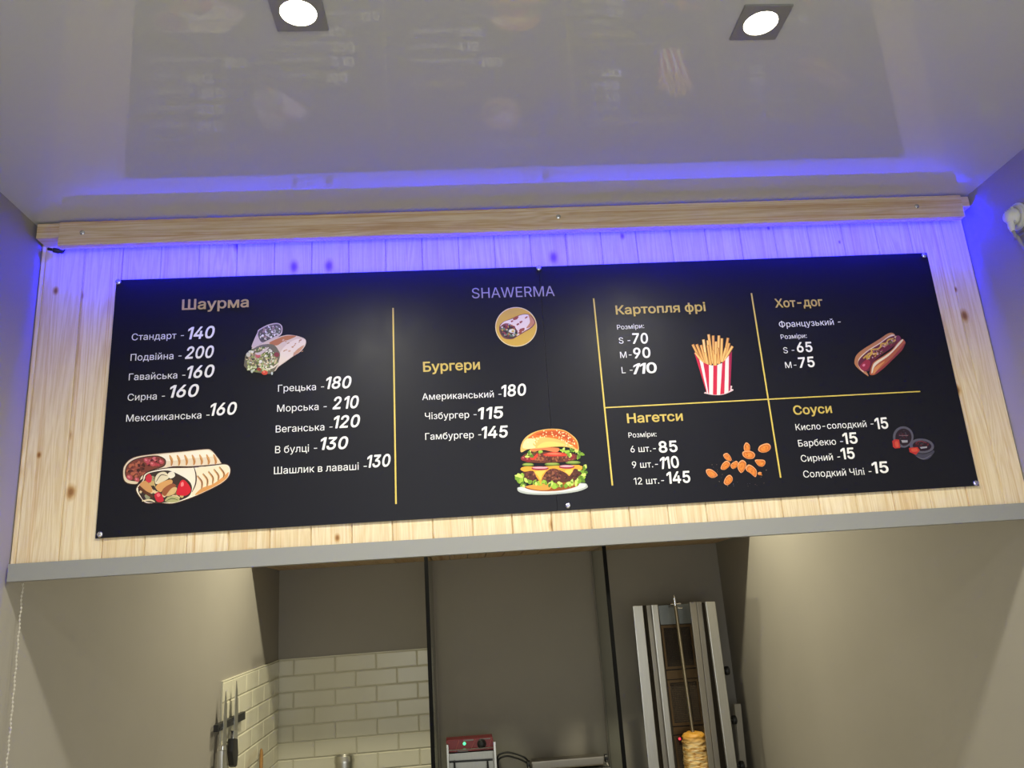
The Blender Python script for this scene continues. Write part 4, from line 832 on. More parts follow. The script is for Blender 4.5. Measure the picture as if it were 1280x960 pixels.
# two lidded sauce cups
p = Pic('sauce_cups_picture', 1105, 525, 17.46)
RIM = (84, 82, 96); LID = (38, 26, 36); RD = (176, 48, 44); GR = (150, 148, 156)
p.ell(420, 370, 225, 232, RIM, 0, 28); p.ell(425, 375, 178, 190, LID, 0, 28); p.scatter(420, 330, 110, 120, 26, [(96, 30, 50), (70, 24, 40), (60, 54, 64)], 10, 26)
p.line([(330, 340), (430, 338), (525, 340)], 12, (120, 90, 100), False); p.poly([(375, 440), (515, 440), (515, 490), (400, 495)], GR, False); p.line([(345, 520), (440, 590), (540, 560)], 26, RIM)
p.poly([(180, 460), (235, 420), (330, 430), (355, 610), (240, 620), (195, 580)], RD, False); p.poly([(240, 480), (300, 470), (320, 580), (260, 590)], (196, 80, 60))
p.poly([(640, 690), (1075, 660), (1050, 770), (960, 850), (840, 865), (720, 800)], (66, 64, 78)); p.line([(700, 790), (860, 850), (1030, 760)], 12, (110, 108, 120))
p.ell(825, 565, 268, 160, RIM, 0.08, 28); p.ell(830, 565, 205, 112, LID, 0.08, 28); p.scatter(820, 530, 140, 70, 26, [(96, 30, 40), (70, 24, 30), (60, 54, 64)], 10, 24)
p.line([(620, 680), (830, 735), (1000, 700), (1100, 630)], 16, (24, 22, 30)); p.poly([(780, 590), (940, 575), (940, 610), (810, 628)], GR, False); p.line([(700, 490), (800, 462), (930, 500)], 12, (130, 50, 60), False)
p.poly([(545, 610), (730, 590), (780, 660), (700, 760), (560, 700)], RD, False); p.poly([(600, 630), (710, 620), (730, 680), (620, 690)], (196, 80, 60))
p.done()

# round gold badge with a wrap
p = Pic('round_badge', 580, 350, 10.67)
p.ell(695, 625, 278, 264, (222, 206, 160), 0, 48); p.ell(695, 625, 268, 254, (204, 166, 66), 0, 48)
p.poly([(470, 620), (520, 560), (640, 510), (760, 460), (860, 455), (920, 500), (950, 570), (900, 640), (800, 700), (700, 760), (640, 790), (540, 780), (480, 710)], (120, 70, 66))
p.poly([(480, 620), (530, 560), (640, 520), (760, 468), (855, 463), (905, 505), (935, 570), (890, 628), (790, 690), (690, 750), (700, 660), (620, 590), (540, 580)], (226, 208, 196))
p.poly([(860, 465), (910, 505), (938, 570), (890, 625), (830, 640), (880, 560)], (186, 128, 96))
for x, y, r in ((690, 510, 40), (760, 560, 28), (830, 500, 22), (780, 660, 44), (720, 590, 22), (640, 550, 20), (750, 700, 30)): p.ell(x, y, r, r * 0.5, (146, 72, 62), -0.5, 9, .25)
p.ell(600, 690, 118, 88, (70, 56, 56), 0.3, 20); p.scatter(600, 680, 110, 80, 80, [(150, 70, 80), (190, 196, 190), (96, 120, 96), (200, 150, 60), (60, 40, 44), (120, 50, 60)], 8, 22, 0.3)
p.ell(640, 680, 44, 24, (214, 214, 196)); p.ell(652, 682, 20, 12, (190, 160, 60))
p.done()

# ------------------------------------------------------------------ kitchen: tiles, counter, glass screens
Z_CTR = 0.80
def tiles(name, label, origin, ux, nrm, width, ztop0, ztop1, zbot, first):
    """half-bond glazed tiles on a thin backing, rows counted down from the top edge"""
    t = thing(name, label, 'wall tiles', origin)
    ux = Vector(ux).normalized(); nrm = Vector(nrm).normalized(); o = Vector((origin[0], origin[1], 0))
    def at(u, z, d): return o + ux * u + nrm * d + Vector((0, 0, z))
    def zt(u): return ztop0 + (ztop1 - ztop0) * u / width
    bm = bmesh.new()
    q = [(0, zbot), (width, zbot), (width, zt(width)), (0, zt(0))]
    hexa(bm, [at(u, z, 0.005) for u, z in q], [at(u, z, 0.0004) for u, z in q])
    part('grout_backing', bm, GROUT, t)
    bm = bmesh.new(); tw, th, g = 0.203, 0.0765, 0.0016; r = 0
    while True:
        off = first + (0.5 * tw if r % 2 else 0); u = off - tw
        if ztop0 - r * th < zbot: break
        while u < width:
            a, b = max(u + g, 0), min(u + tw - g, width)
            if b - a > 0.01:
                c = []
                for uu, rr in ((a, r + 1), (b, r + 1), (b, r), (a, r)): c.append((uu, max(zt(uu) - rr * th + (g if rr == r + 1 else -g), zbot)))
                if c[2][1] - c[1][1] > 0.004:
                    m_ = 0.004
                    ins = [(c[0][0] + m_, c[0][1] + m_), (c[1][0] - m_, c[1][1] + m_), (c[2][0] - m_, c[2][1] - m_), (c[3][0] + m_, c[3][1] - m_)]
                    lo = [bm.verts.new(at(p[0], p[1], 0.005)) for p in c]; hi = [bm.verts.new(at(p[0], p[1], 0.0085)) for p in ins]
                    bm.faces.new(hi)
                    for k in range(4): bm.faces.new((lo[k], lo[(k + 1) % 4], hi[(k + 1) % 4], hi[k]))
            u += tw
        r += 1
    part('glazed_tiles', bm, TILE, t)
    bm = bmesh.new(); q = [(-0.004, zt(0) + 0.004), (width, zt(width) + 0.004), (width, zt(width)), (0, zt(0)), (0, zbot), (-0.004, zbot)]
    hexa(bm, [at(u, z, 0.008) for u, z in q], [at(u, z, 0.0004) for u, z in q]); part('edge_trim', bm, mat('cream_edge_trim', (0.72, 0.69, 0.55), 0.4), t)
    return t
dl = Vector((XLB - XL, Y_BACK, 0)).normalized(); nl = Vector((dl.y, -dl.x, 0))
YT0 = 1.55
tiles('wall_tiles', 'cream brick tiles on the left wall behind the hanging knives', (wl(YT0), YT0, 0), dl, nl, (Y_BACK - YT0) / dl.y - 0.012, 1.428, 1.462, 0.60, 0.13)
tiles('wall_tiles', 'cream brick tiles on the back wall beside the glass screen', (XLB + 0.0015, Y_BACK, 0), (1, 0, 0), (0, -1, 0), XLB * -1 - 0.3765, 1.462, 1.468, 0.60, 0.075)

CTR = mat('dark_worktop', (0.10, 0.09, 0.08), 0.5)
bm = bmesh.new(); box(bm, -1.13, 1.12, 1.75, 2.485, Z_CTR - 0.04, Z_CTR, 0.002); struct('trim_2', bm, CTR)
bm = bmesh.new(); box(bm, -1.13, 1.12, 1.80, 2.485, 0.0005, Z_CTR - 0.0405); struct('trim_3', bm, PAINT)

def screen(name, label, x0, y0, x1, y1, z0):
    t = thing(name, label, 'glass screen', (x0, y0, z0))
    bm = bmesh.new(); hexa(bm, [(x0 - .003, y0, z0), (x0 + .003, y0, z0), (x1 + .003, y1, z0), (x1 - .003, y1, z0)], [(x0 - .003, y0, 1.905), (x0 + .003, y0, 1.905), (x1 + .003, y1, 1.905), (x1 - .003, y1, 1.905)])
    part('pane', bm, GLASS, t)
    w = 0.0082; bm = bmesh.new()
    pr = [(x0 - w, y0 - 0.004), (x0 + w, y0 - 0.004), (x0 + w, y0 + 0.010), (x0 + .0032, y0 + 0.010), (x0 + .0032, y0 - 0.0005), (x0 - .0032, y0 - 0.0005), (x0 - .0032, y0 + 0.010), (x0 - w, y0 + 0.010)]
    hexa(bm, [(a, b, z0) for a, b in pr], [(a, b, 1.905) for a, b in pr]); part('edge_profile', bm, BLACK_EDGE, t, label='black edge strip')
    w = .0055; bm = bmesh.new(); pr = [(x1 - w, y1 - 0.012), (x1 - .0033, y1 - 0.012), (x1 - .0033, y1 + 0.0005), (x1 + .0033, y1 + 0.0005), (x1 + .0033, y1 - 0.012), (x1 + w, y1 - 0.012), (x1 + w, y1 + 0.003), (x1 - w, y1 + 0.003)]
    hexa(bm, [(a, b, z0) for a, b in pr], [(a, b, 1.905) for a, b in pr]); part('wall_profile', bm, mat('grey_wall_profile', (0.30, 0.27, 0.23), 0.5), t)
    return t
screen('glass_screen', 'left glass screen with a black edge strip, beside the tiled back wall', -0.3665, 1.78, -0.366, 2.4955, Z_CTR)
screen('glass_screen', 'right glass screen with a black edge strip, beside the kebab grill', 0.471, 2.10, 0.471, 2.4955, Z_CTR)

# ------------------------------------------------------------------ knives on the left wall
def onL(x, y, d=0.0):
    """point of the left kitchen wall (d metres off it) along a sight line"""
    v = px(x, y); n_ = nl; p0 = Vector((XL, 0, 0)) + n_ * d
    return CAM + v * ((p0 - CAM).dot(n_) / v.dot(n_))
HOLD = 0.0095
def slab(bm, pts, d0, d1, bev=0.0):
    a = [onL(x, y, d1) for x, y in pts]
    hexa(bm, a, [p - nl * (d1 - d0) for p in a], bev)
hd = thing('knife_rack', 'black magnetic bar holding two long knives on the left tiles', 'knife rack', onL(290, 903, 0.01))
bm = bmesh.new(); slab(bm, [(273, 906), (273, 915), (307, 899), (307, 889)], HOLD, HOLD + 0.018, 0.003); part('magnet_bar', bm, BLACK, hd)
bm = bmesh.new(); slab(bm, [(275, 909.5), (275, 912.5), (305, 897), (305, 893.5)], HOLD + 0.0182, HOLD + 0.0195); part('steel_strip', bm, BLACK, hd)
BL = HOLD + 0.0200
def knife(label, blade, bolster, handle, hmat):
    k = thing('kitchen_knife', label, 'knife', onL(blade[0][0], blade[0][1], BL), 'long knives on the magnetic bar')
    bm = bmesh.new(); slab(bm, blade, BL, BL + 0.0025); part('blade', bm, STEEL, k)
    bm = bmesh.new(); slab(bm, bolster, BL - 0.004, BL + 0.010, 0.002); part('bolster', bm, CHROME, k)
    bm = bmesh.new(); slab(bm, handle, BL - 0.007, BL + 0.014, 0.005); part('handle', bm, hmat, k, True)
    return k
knife('all steel long knife, left of the two on the magnetic bar', [(282.6, 864), (284, 880), (283.6, 905), (282.8, 932), (279.0, 932), (279.6, 905), (281.2, 880)], [(279.0, 932), (282.8, 932), (283.0, 938), (278.6, 938)], [(278.6, 938), (283.2, 938), (284.4, 968), (285, 1010), (278, 1010), (278, 968)], STEEL)
knife('long knife with a black handle, right of the two on the magnetic bar', [(296.2, 851), (297.4, 866), (297.6, 890), (297.0, 913), (292.8, 913), (293.8, 890), (294.8, 866)], [(292.6, 913), (297.2, 913), (297.2, 923), (291.8, 923)], [(291.8, 923), (297.4, 923), (298.3, 940), (296.8, 957), (294.5, 959), (292.4, 957), (290.6, 940)], BLACK)

# wooden spatula standing against the left wall
WOODD = wood('beech_handle', 'z', (0.30, 0.16, 0.055), knots=False)
bm = bmesh.new()
tp = onL(327, 937, 0.018); ft = onL(326, 968, 0.05); ft = tp + (ft - tp) * ((tp.z - Z_CTR) / (tp.z - ft.z))
ax = (ft - tp); L_ = ax.length; ax.normalize(); sd = ax.cross(nl).normalized(); th_ = nl
ring = []
for hh, w, t_ in [(0, .004, .003), (.004, .010, .005), (.014, .0145, .007), (.05, .0155, .008), (.10, .0150, .008), (L_ * .62, .014, .008), (L_ * .70, .026, .006), (L_ * .80, .036, .005), (L_, .036, .003)]:
    c = tp + ax * hh
    ring.append([bm.verts.new(c + sd * (w * math.cos(a)) + th_ * (t_ * math.sin(a) * (1.0))) for a in [2 * math.pi * k / 14 for k in range(14)]])
for a, b in zip(ring, ring[1:]):
    for k in range(14): bm.faces.new((a[k], a[(k + 1) % 14], b[(k + 1) % 14], b[k]))
bm.faces.new(ring[0]); bm.faces.new(list(reversed(ring[-1])))
tag(build('wooden_spatula', bm, WOODD, None, True), 'brown wooden spatula handle standing against the left tiles in the corner', 'spatula')

# steel shaker standing on the worktop by the tiled back wall
def shaker():
    YS = 2.40; c = atY(430.5, 945, YS); r = (atY(442.5, 952, YS) - atY(418, 952, YS)).length / 2
    t = thing('steel_shaker', 'brushed steel shaker with a rimmed lid standing before the back tiles', 'shaker', (c.x, YS, Z_CTR))
    zt = c.z + 0.004
    bm = bmesh.new(); lathe(bm, (c.x, YS, Z_CTR), (0, 0, 1), [(r * .92, 0), (r * .96, 0.004), (r, zt - Z_CTR - 0.034), (r, zt - Z_CTR - 0.03)], 32); part('body', bm, STEEL, t, True)
    bm = bmesh.new(); h0 = zt - Z_CTR - 0.0298
    lathe(bm, (c.x, YS, Z_CTR), (0, 0, 1), [(r * 1.04, h0), (r * 1.04, h0 + .012), (r * .98, h0 + .016), (r * .97, h0 + .024), (r * .90, h0 + .030), (r * .80, h0 + .031), (r * .76, h0 + .026), (0, h0 + .026)], 32); part('lid', bm, STEEL, t, True)
shaker()

# ------------------------------------------------------------------ upright kebab grill in the right bay
YG, YSP, YBN, YRB = 2.12, 2.22, 2.33, 2.37    # wing fronts, spit, burner faces, casing back
gr = thing('kebab_grill', 'tall steel upright kebab grill with dark mesh burners beside the right wall', 'kebab grill', (0.80, 2.25, Z_CTR))
def down(p, q, y, zend=Z_CTR + 0.0305):
    """carry the line p-q on to the level of the base"""
    a, b = atY(*p, y), atY(*q, y); return b + (b - a) * ((b.z - zend) / (a.z - b.z))
def column(name, tl, tr, bl, br, y0, y1, m, bev=0.002, label=None):
    a, b = atY(*tl, y0), atY(*tr, y0); c, d = down(tl, bl, y0), down(tr, br, y0)
    fr = [a, b, d, c]
    bm = bmesh.new(); hexa(bm, fr, [Vector((p.x, y1, p.z)) for p in fr], bev); return part(name, bm, m, gr, label=label)
# four folded upright panels: two outer wings, two inner ones, dark slots between
column('wing_panel', (791.2, 757.5), (803, 757), (811, 960), (824.3, 960), YG, YG + .018, STEEL, label='bright outer wing panel')
column('wing_panel', (882, 752), (893.8, 752), (909.5, 960), (921.5, 960), YG, YG + .02, STEEL)
column('inner_panel', (814.5, 756), (822, 755.8), (837, 960), (844, 960), YG + .03, YG + .045, STEEL)
column('inner_panel', (862, 752.5), (870, 752.3), (886.5, 960), (893.5, 960), YG + .03, YG + .045, STEEL_DK)
column('slot_panel', (808, 756.5), (814.2, 756.2), (830, 960), (837, 960), YG + .06, YG + .07, STEEL_DK)
column('slot_panel', (870.5, 752.3), (877, 752.2), (894, 960), (901, 960), YG + .05, YG + .06, STEEL_DK)
CAV = mat('dark_casing_steel', (0.050, 0.040, 0.030), 0.6, 0.4)  # even dark brown tone of the rear casing
column('rear_casing', (805, 757), (889, 753), (825, 960), (916, 960), YBN, YRB, CAV)
HEAT = mat('heat_tinted_steel', (0.13, 0.085, 0.045), 0.4, 0.9)
def onB(pts, y): return [atY(x, y_, y) for x, y_ in pts]
def burner(pts):
    """framed infrared burner with a fine wire mesh face"""
    bm = bmesh.new()
    cx = sum(a for a, b in pts) / 4; cy = sum(b for a, b in pts) / 4
    o = onB(pts, YBN - .010); i_ = onB([(cx + (a - cx) * .86, cy + (b - cy) * .88) for a, b in pts], YBN - .010)
    O = [bm.verts.new(p) for p in o]; I = [bm.verts.new(p) for p in i_]; OB = [bm.verts.new((p.x, YBN + .002, p.z)) for p in o]; IB = [bm.verts.new((p.x, YBN + .001, p.z)) for p in i_]
    for k in range(4):
        j = (k + 1) % 4; bm.faces.new((O[k], O[j], I[j], I[k])); bm.faces.new((O[k], OB[k], OB[j], O[j])); bm.faces.new((I[k], I[j], IB[j], IB[k])); bm.faces.new((OB[k], IB[k], IB[j], OB[j]))
    b = part('burner', bm, HEAT, gr)
    bm = bmesh.new()
    for axis_n, (e0, e1, f0, f1) in ((16, (0, 1, 3, 2)), (22, (0, 3, 1, 2))):
        for k in range(1, axis_n):
            t_ = k / axis_n; a = i_[e0].lerp(i_[e1], t_); c = i_[f0].lerp(i_[f1], t_)
            tube(bm, [a + Vector((0, .004, 0)), c + Vector((0, .004, 0))], 0.0006, 4)
    part('wire_mesh', bm, mat('burner_wire', (0.15, 0.10, 0.06), 0.5, 0.8), b)
burner([(826, 782), (864.5, 780), (871, 834), (832.5, 837)])
burner([(834, 850.5), (872.5, 848), (880, 905), (841, 907.5)])
burner([(842, 920), (880.5, 917), (889, 976), (850, 979)])
def plate(name, pts, m, y=YBN, th=0.006):
    bm = bmesh.new(); prism(bm, pts, y - th, y + .002, 0.0008); return part(name, bm, m, gr)
plate('top_plate', [(823, 757), (862, 754.5), (864, 779), (826, 781)], mat('grey_top_plate', (0.25, 0.27, 0.27), 0.35, 0.7))
plate('cross_bar', [(833, 838.5), (871, 835.5), (872, 847), (834, 849.5)], HEAT)
plate('cross_bar', [(841.5, 909), (880, 906.5), (880.5, 915.5), (842, 918.5)], HEAT)
# spit with its finial and clamp
ts, bs = atY(844, 757, YSP), atY(866, 916, YSP); sd_ = (bs - ts).normalized(); be = bs + sd_ * ((bs.z - Z_CTR - 0.05) / -sd_.z)
bm = bmesh.new(); tube(bm, [ts, bs], 0.0085, 12); sp = part('spit', bm, mat('oily_steel_rod', (0.36, 0.30, 0.20), 0.38, 0.9), gr, True)
bm = bmesh.new(); lathe(bm, ts + sd_ * 0.010, -sd_, [(0.0075, 0), (0.0075, 0.02), (0.0075, 0.022), (0.0065, 0.036), (0.0075, 0.040), (0.007, 0.052), (0.0035, 0.060), (0, 0.061)], 16); part('finial', bm, CHROME, sp, True)
bm = bmesh.new(); a, b = atY(838, 755.5, YSP), atY(850.5, 754.5, YSP); tube(bm, [a, b], 0.0052, 10); part('clamp_bar', bm, CHROME, sp, True)
bm = bmesh.new(); c = atY(847.5, 759.5, YSP); tube(bm, [c, c + Vector((0.012, -.004, -.004))], 0.004, 8); lathe(bm, c + Vector((.012, -.004, -.004)), (1, 0, 0), [(.006, 0), (.006, .006), (.003, .008), (0, .008)], 10); part('clamp_knob', bm, CHROME, sp, True)
bm = bmesh.new(); hexa(bm, [atY(835, 756, YBN), atY(838, 756, YBN), atY(838, 759, YBN), atY(835, 759, YBN)], [p + Vector((0, YSP - YBN - .004, 0)) for p in [atY(835, 756, YBN), atY(838, 756, YBN), atY(838, 759, YBN), atY(835, 759, YBN)]]); part('spit_bracket', bm, STEEL_DK, gr)
# base tray the uprights stand on
bm = bmesh.new(); bl_, br_ = down((791, 757), (811, 960), YG), down((893.8, 752), (921.5, 960), YG)
box(bm, bl_.x - .02, br_.x + .02, YG - .03, YRB + .005, Z_CTR, Z_CTR + 0.031, .003); part('drip_tray', bm, STEEL, gr)
# burner valves on the right-hand side
for kx, ky in ((907.5, 838.5), (916.5, 900), (926, 957)):
    bm = bmesh.new(); c = atY(kx - 1.5, ky, YG + .12); c0 = Vector((atY(kx - 8, ky, YG + .12).x, c.y, c.z))
    lathe(bm, c0, (1, 0, 0), [(.008, 0), (.008, c.x - c0.x), (.019, c.x - c0.x + .001), (.021, c.x - c0.x + .006), (.020, c.x - c0.x + .018), (.016, c.x - c0.x + .021), (0, c.x - c0.x + .021)], 20)
    part('valve_knob', bm, BLACK, gr, True, 'black valve knob')
bm = bmesh.new(); a, b = atY(922, 880, YRB - .02), atY(930, 962, YRB - .02); b = b + (b - a) * ((b.z - Z_CTR - .031) / (a.z - b.z))
prf = [a + Vector((-.016, 0, 0)), a + Vector((.016, 0, 0)), b + Vector((.016, 0, 0)), b + Vector((-.016, 0, 0))]
hexa(bm, prf, [p + Vector((0, .02, 0)) for p in prf], .002); part('pipe_cover', bm, mat('pale_enamel', (0.42, 0.39, 0.33), 0.5), gr)
# red pilot lamp by the meat
bm = bmesh.new(); c = atY(849.5, 923.5, YBN - .012); lathe(bm, c, (0, -1, 0), [(.006, 0), (.006, .004), (.004, .006), (0, .007)], 12); part('pilot_glow', bm, mat('red_hot_burner_spot', (.5, .02, .03), .4, emit=(1, .05, .09), estr=1.2), gr, True)
# the cone of meat
def meat():
    bm = bmesh.new(); seg, n = 40, 64; top = bs - sd_ * 0.004; Lm = ((top.z - Z_CTR - 0.06) / -sd_.z)
    u = sd_.cross(Vector((0, 1, 0))).normalized(); v = sd_.cross(u); rings = []
    r0 = (atY(881.5, 925, YSP) - atY(854, 925, YSP)).length / 2
    for i in range(n):
        h = Lm * i / (n - 1); rb = r0 * min(1.0, .55 + 6.5 * math.sqrt(h / Lm) * .25 if h < .02 else 1.0) * (1 + .38 * min(1, h / .30))
        rg = []
        for k in range(seg):
            a = 2 * math.pi * k / seg
            p_ = Vector((math.cos(a) * 2.2, math.sin(a) * 2.2, h * 60))
            lay = math.sin(h * 300 + 2.2 * noise.noise(Vector((math.cos(a) * 1.4, math.sin(a) * 1.4, h * 14))) * 3)
            r = rb * (1 + .07 * noise.noise(p_) + .05 * noise.noise(p_ * 2.3) + .016 * lay)
            rg.append(bm.verts.new(top + sd_ * (h + .004 * noise.noise(p_ * 1.7)) + (u * math.cos(a) + v * math.sin(a)) * r))
        rings.append(rg)
    for a, b in zip(rings, rings[1:]):
        for k in range(seg): bm.faces.new((a[k], a[(k + 1) % seg], b[(k + 1) % seg], b[k]))
    bm.faces.new(rings[0]); bm.faces.new(list(reversed(rings[-1])))
    m = mat('roast_meat', (0.62, 0.42, 0.17), 0.5); t = NT(m)
    vv = t.pos((6, 6, 34), (0, 0.12, 0)); f = t.noise(vv, 4.5, 4, .6, .5)
    c = t.ramp(f, [(.34, (.13, .045, .010)), (.42, (.55, .27, .05)), (.50, (.78, .52, .20)), (.68, (.82, .68, .40))])
    g = t.n('ShaderNodeNewGeometry'); sx_ = t.n('ShaderNodeSeparateXYZ'); t.l(g.outputs['Position'], sx_.inputs[0])
    cap = t.n('ShaderNodeMapRange', i={'From Min': top.z - .045, 'From Max': top.z - .015}); t.l(t.math('ADD', sx_.outputs['Z'], t.math('MULTIPLY_ADD', f, .05, -.025)), cap.inputs[0])
    c = t.mix(cap.outputs[0], c, t.mix(0.75, c, (.78, .36, .02)))          # turmeric-yellow crown piece
    t.l(c, t.b.inputs['Base Color'])
    o = build('kebab_meat', bm, m, None, True); tag(o, 'golden layered cone of kebab meat on the upright spit', 'kebab meat')
    return o
meat()

# ------------------------------------------------------------------ machines in the middle bay
YM = 2.25
MP = (0.06, 0.05, 0.05)
mc = thing('bun_warmer', 'steel snack machine with a red control panel, on the worktop between the screens', 'snack machine', (-0.25, 2.33, Z_CTR))
def mk(name, pts, y0, y1, m, parent, bev=.0015, label=None):
    bm = bmesh.new(); prism(bm, pts, y0, y1, bev); return part(name, bm, m, parent, label=label)
cp = mk('control_panel', [(557.5, 925.5), (615.5, 921), (619.5, 936.5), (559, 941)], YM + .03, YM + .13, RED, mc, label='dark red control panel')
LINE = mat('pale_red_print', (0.45, 0.12, 0.11), 0.5)
for a in ((574, 925.5, 569, 939.8), (594.5, 924, 588, 938.2), (615, 922, 610, 936.6)):
    bm = bmesh.new(); p0_, p1_ = atY(a[0], a[1], YM + .0297), atY(a[2], a[3], YM + .0297); tube(bm, [p0_, p1_], .0016, 6); part('printed_stripe', bm, LINE, cp)
bm = bmesh.new(); c = atY(580.5, 929.5, YM + .03); lathe(bm, c, (0, -1, 0), [(.007, 0), (.007, .002), (.0045, .005), (0, .006)], 16); part('green_lamp', bm, mat('green_power_lamp', (.05, .6, .2), .3, emit=(.10, 1.0, .40), estr=1.6), cp, True, 'glowing green power lamp')
bm = bmesh.new(); c = atY(602, 929.5, YM + .03); lathe(bm, c, (0, -1, 0), [(.021, 0), (.021, .004), (.015, .007), (.013, .017), (.010, .019), (0, .019)], 24); part('dial', bm, BLACK, cp, True, 'black dial')
mk('label_strip', [(572, 938.6), (585, 937.7), (585, 939.2), (572, 940.1)], YM + .0285, YM + .0298, mat('grey_label', (.22, .2, .2), .5), cp, 0)
mk('label_strip', [(579, 924.9), (592, 923.9), (592, 925.6), (579, 926.6)], YM + .0285, YM + .0298, mat('grey_label', (.26, .22, .22), .5), cp, 0)
mk('label_strip', [(600, 923.3), (613, 922.3), (613, 923.6), (600, 924.6)], YM + .0285, YM + .0298, mat('grey_label', (.26, .22, .22), .5), cp, 0)
def bodyq(tl, tr, y0, y1, name, m, parent, bev=.002):
    a, b = atY(*tl, y0), atY(*tr, y0)
    fr = [a, b, Vector((b.x, y0, Z_CTR + .012)), Vector((a.x, y0, Z_CTR + .012))]
    bm = bmesh.new(); hexa(bm, fr, [Vector((p.x, y1, p.z)) for p in fr], bev); return part(name, bm, m, parent)
bodyq((560.5, 942.5), (618.5, 938), YM + .035, YM + .2, 'body', STEEL_MID, mc)
for a in (((557.8, 931), (560.5, 931)), ((616.5, 927.5), (619.5, 927.3))):
    bodyq(a[0], a[1], YM - .01, YM + .028, 'side_rail', STEEL, mc, .0015)
bm = bmesh.new(); tube(bm, [atY(560, 938.2, YM + .012), atY(617, 934, YM + .012)], .0022, 8); part('cross_rod', bm, CHROME, mc, True)
mk('lower_lip', [(561, 951.8), (616, 948.6), (616, 950.8), (561, 954)], YM + .022, YM + .034, BLACK, mc, .0005)
for a in (568, 609.5):
    bm = bmesh.new(); c = atY(a, 952, YM + .006); lathe(bm, c, (0, 0, -1), [(.004, 0), (.004, .03), (.007, .032), (.007, .05), (0, .05)], 12); tube(bm, [c + Vector((0, 0, -.001)), c + Vector((0, .03, -.001))], .003, 8); part('latch_pin', bm, BLACK, mc, True)
for dx in (-.10, .10):
    bm = bmesh.new(); ccx = (atY(560, 945, YM).x + atY(618, 945, YM).x) / 2 + dx; lathe(bm, (ccx, YM + .12, Z_CTR), (0, 0, 1), [(.014, 0), (.016, .004), (.012, .0125)], 16); part('foot', bm, BLACK, mc, True)

cg = thing('contact_grill', 'low steel contact grill on the worktop right of the red panel machine', 'contact grill', (0.25, 2.32, Z_CTR))
YC = 2.22
def surf(name, pts, m, y0, y1, label=None, bev=.003): return mk(name, pts, y0, y1, m, cg, bev, label)
zt_ = atY(662, 949, YC).z
xa, xb = atY(664, 951, YC).x, atY(756, 947, YC).x
a0 = [(xa + .012, YC + .15), (xb - .03, YC + .15)]
bm = bmesh.new(); zb_ = atY(700, 945.5, YC + .16).z
hexa(bm, [(xa, YC, zt_ - .012), (xb, YC, zt_ - .012), (xb - .004, YC, zt_ - .05), (xa + .004, YC, zt_ - .05)], [(xa + .008, YC + .16, zb_), (xb - .012, YC + .16, zb_), (xb - .012, YC + .16, zt_ - .05), (xa + .008, YC + .16, zt_ - .05)], .006)
part('lid', bm, STEEL_DK, cg)
bm = bmesh.new(); box(bm, xa, xb, YC - .02, YC + .19, Z_CTR + .012, zt_ - .058, .005); part('body', bm, STEEL_DK, cg)
for xx in (xa - .012, xb + .008):
    bm = bmesh.new(); lathe(bm, (xx - .008, YC + .02, zt_ - .024), (1, 0, 0), [(.012, 0), (.017, .002), (.017, .014), (.010, .016), (0, .016)], 16); hg = part('hinge_cap', bm, BLACK, cg, True)
    bm = bmesh.new(); tube(bm, [(xx, YC + .01, zt_ - .03), (xx, YC - .04, zt_ - .05), (xx, YC - .08, zt_ - .055)], .005, 8); part('handle_arm', bm, CHROME, cg, True)
bm = bmesh.new(); tube(bm, [(xa - .012, YC - .08, zt_ - .055), (xb + .008, YC - .08, zt_ - .055)], .011, 12); part('handle', bm, BLACK, cg, True)
for xx in (xa + .03, xb - .03):
    for yy in (YC + .01, YC + .16):
        bm = bmesh.new(); lathe(bm, (xx, yy, Z_CTR), (0, 0, 1), [(.013, 0), (.015, .004), (.011, .0125)], 14); part('foot', bm, BLACK, cg, True)
def cable(name, pts, r, m, label, group=None):
    bm = bmesh.new(); tube(bm, spline(pts, 8), r, 10); return tag(build(name, bm, m, None, True), label, 'cable', group)
e = Vector((xa - .012, YC + .055, zt_ - .03))
s0 = atY(621.5, 957, YM + .06)
cable('power_cable', [s0 + Vector((0.006, 0, -.02)), atY(622, 946, YM + .06), atY(632, 940.5, YM + .06), atY(645, 942.5, YM + .05), atY(655, 946.5, YM + .03), e + Vector((0, .006, .016))], .0042, BLACK, 'upper of the two black cables arching between the red panel machine and contact grill')
cable('power_cable', [s0 + Vector((0.006, -.014, -.03)), atY(623, 950.5, YM + .045), atY(632, 945.2, YM + .045), atY(643, 946.8, YM + .045), atY(653, 950.4, YM + .02), e + Vector((0, -.008, .004))], .0042, BLACK, 'lower of the two black cables arching between the red panel machine and contact grill')

# ------------------------------------------------------------------ bead chain below the fascia, plug on the right wall
def chain():
    bm = bmesh.new(); x0, y0 = -1.1585, 0.030
    z = 1.7375; k = 0
    while z > 0.85:
        xx = x0 + .0008 * math.sin(k * 1.3) + .003 * math.sin((1.738 - z) * 5); 
        lathe(bm, (xx, y0, z - .0062), (0, 0, 1), [(.0004, 0), (.0017, .0008), (.0023, .0028), (.0017, .0048), (.0008, .0056)], 8)
        lathe(bm, (xx, y0, z - .0085), (0, 0, 1), [(.0008, 0), (.0008, .0026)], 6)
        z -= .0082; k += 1
    o = build('bead_chain', bm, mat('white_bead', (.50, .46, .39), .45), None, True)
    tag(o, 'thin white bead chain hanging by the left wall below the timber fascia', 'chain')
chain()
def onR(x, y, d=0.0):
    v = px(x, y); X_ = XR - d; return CAM + v * ((X_ - CAM.x) / v.x)
PW = mat('ivory_plastic', (0.60, 0.60, 0.56), 0.4)
c = onR(1273, 271); so = thing('wall_socket', 'round white surface socket on the right wall near the batten', 'socket', c)
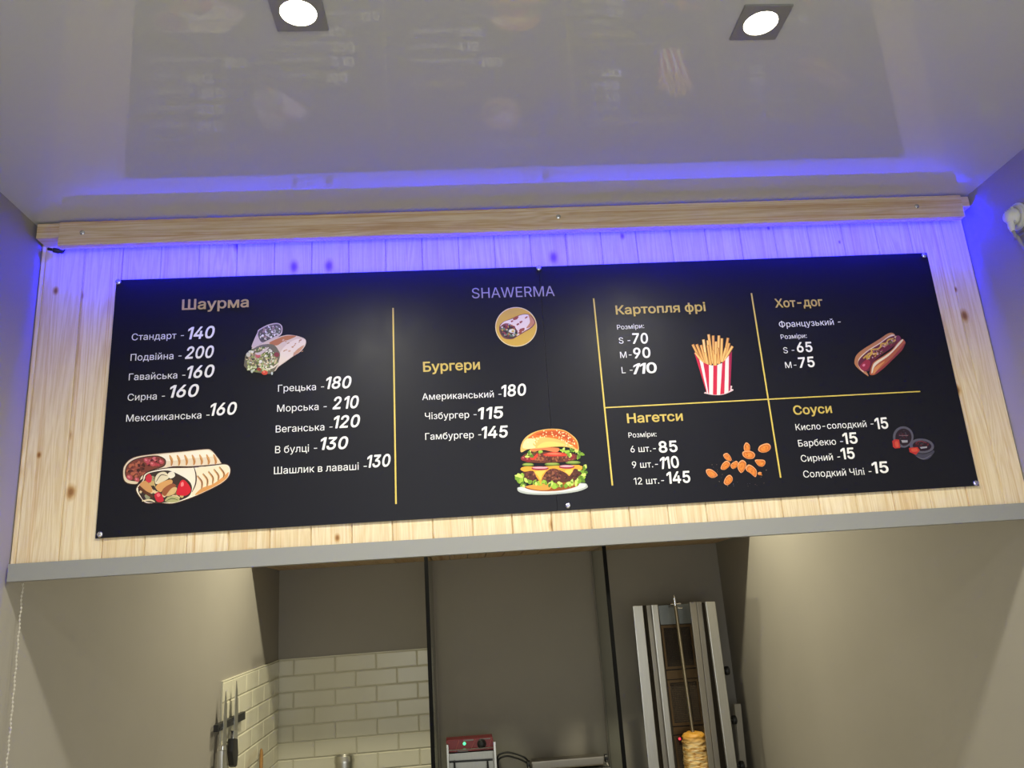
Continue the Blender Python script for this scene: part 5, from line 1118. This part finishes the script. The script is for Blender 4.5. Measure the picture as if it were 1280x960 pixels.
bm = bmesh.new(); lathe(bm, c, (-1, 0, 0), [(.028, 0), (.029, .002), (.029, .008), (.027, .011), (.022, .0115), (.021, .008), (0, .008)], 32); part('housing', bm, PW, so, True)
bm = bmesh.new(); lathe(bm, c + Vector((0, 0, 0)), (-1, 0, 0), [(.0315, 0.0005), (.0325, .002), (.0325, .0035), (.0315, .0045)], 32); part('base_ring', bm, WHITE_PL, so, True)
c2 = c + Vector((-.0083, 0, 0)); pg = thing('power_plug', 'white power plug pushed into the round socket on the right wall', 'plug', c2)
bm = bmesh.new(); lathe(bm, c2, (-1, 0, 0), [(.0195, 0), (.0200, .002), (.0200, .009), (.0185, .012), (.0150, .016), (.0120, .022), (.0060, .025), (0, .0255)], 24)
part('body', bm, WHITE_PL, pg, True)
bm = bmesh.new(); n0 = c2 + Vector((-.013, 0, -.014)); tube(bm, [n0, n0 + Vector((-.002, 0, -.012)), n0 + Vector((-.002, -.001, -.024))], [.0085, .0075, .005], 12); part('strain_relief', bm, WHITE_PL, pg, True)
bm = bmesh.new()
for k in range(4): box(bm, c2.x - .0135, c2.x - .008, c2.y - .012 + k * .007, c2.y - .0095 + k * .007, c2.z - .0205, c2.z + .0205)
part('grip_rib', bm, PW, pg)
n1 = n0 + Vector((-.002, -.001, -.024)); CABG = mat('grey_cable', (0.30, 0.29, 0.27), 0.5)
bm = bmesh.new(); tube(bm, spline([n1 + Vector((0, 0, .006)), n1 + Vector((0, -.003, -.012)), onR(1271, 295, .015), onR(1277, 305, .008), onR(1285, 313, .006), onR(1310, 330, .006)], 8), .0042, 10); part('cord', bm, CABG, pg, True)
for k in (0, 1):
    a, b = onR(1268, 293 + 6 * k, .004), onR(1290, 281 + 6 * k, .004)
    bm = bmesh.new(); tube(bm, spline([a, a.lerp(b, .5) + Vector((-.001, 0, .001)), b, b + (b - a)], 6), .0024, 8)
    tag(build('thin_wire', bm, CABG, None, True), ('upper' if k == 0 else 'lower') + ' of two thin grey wires slanting up the right wall under the plug', 'wire', 'wires under the plug')
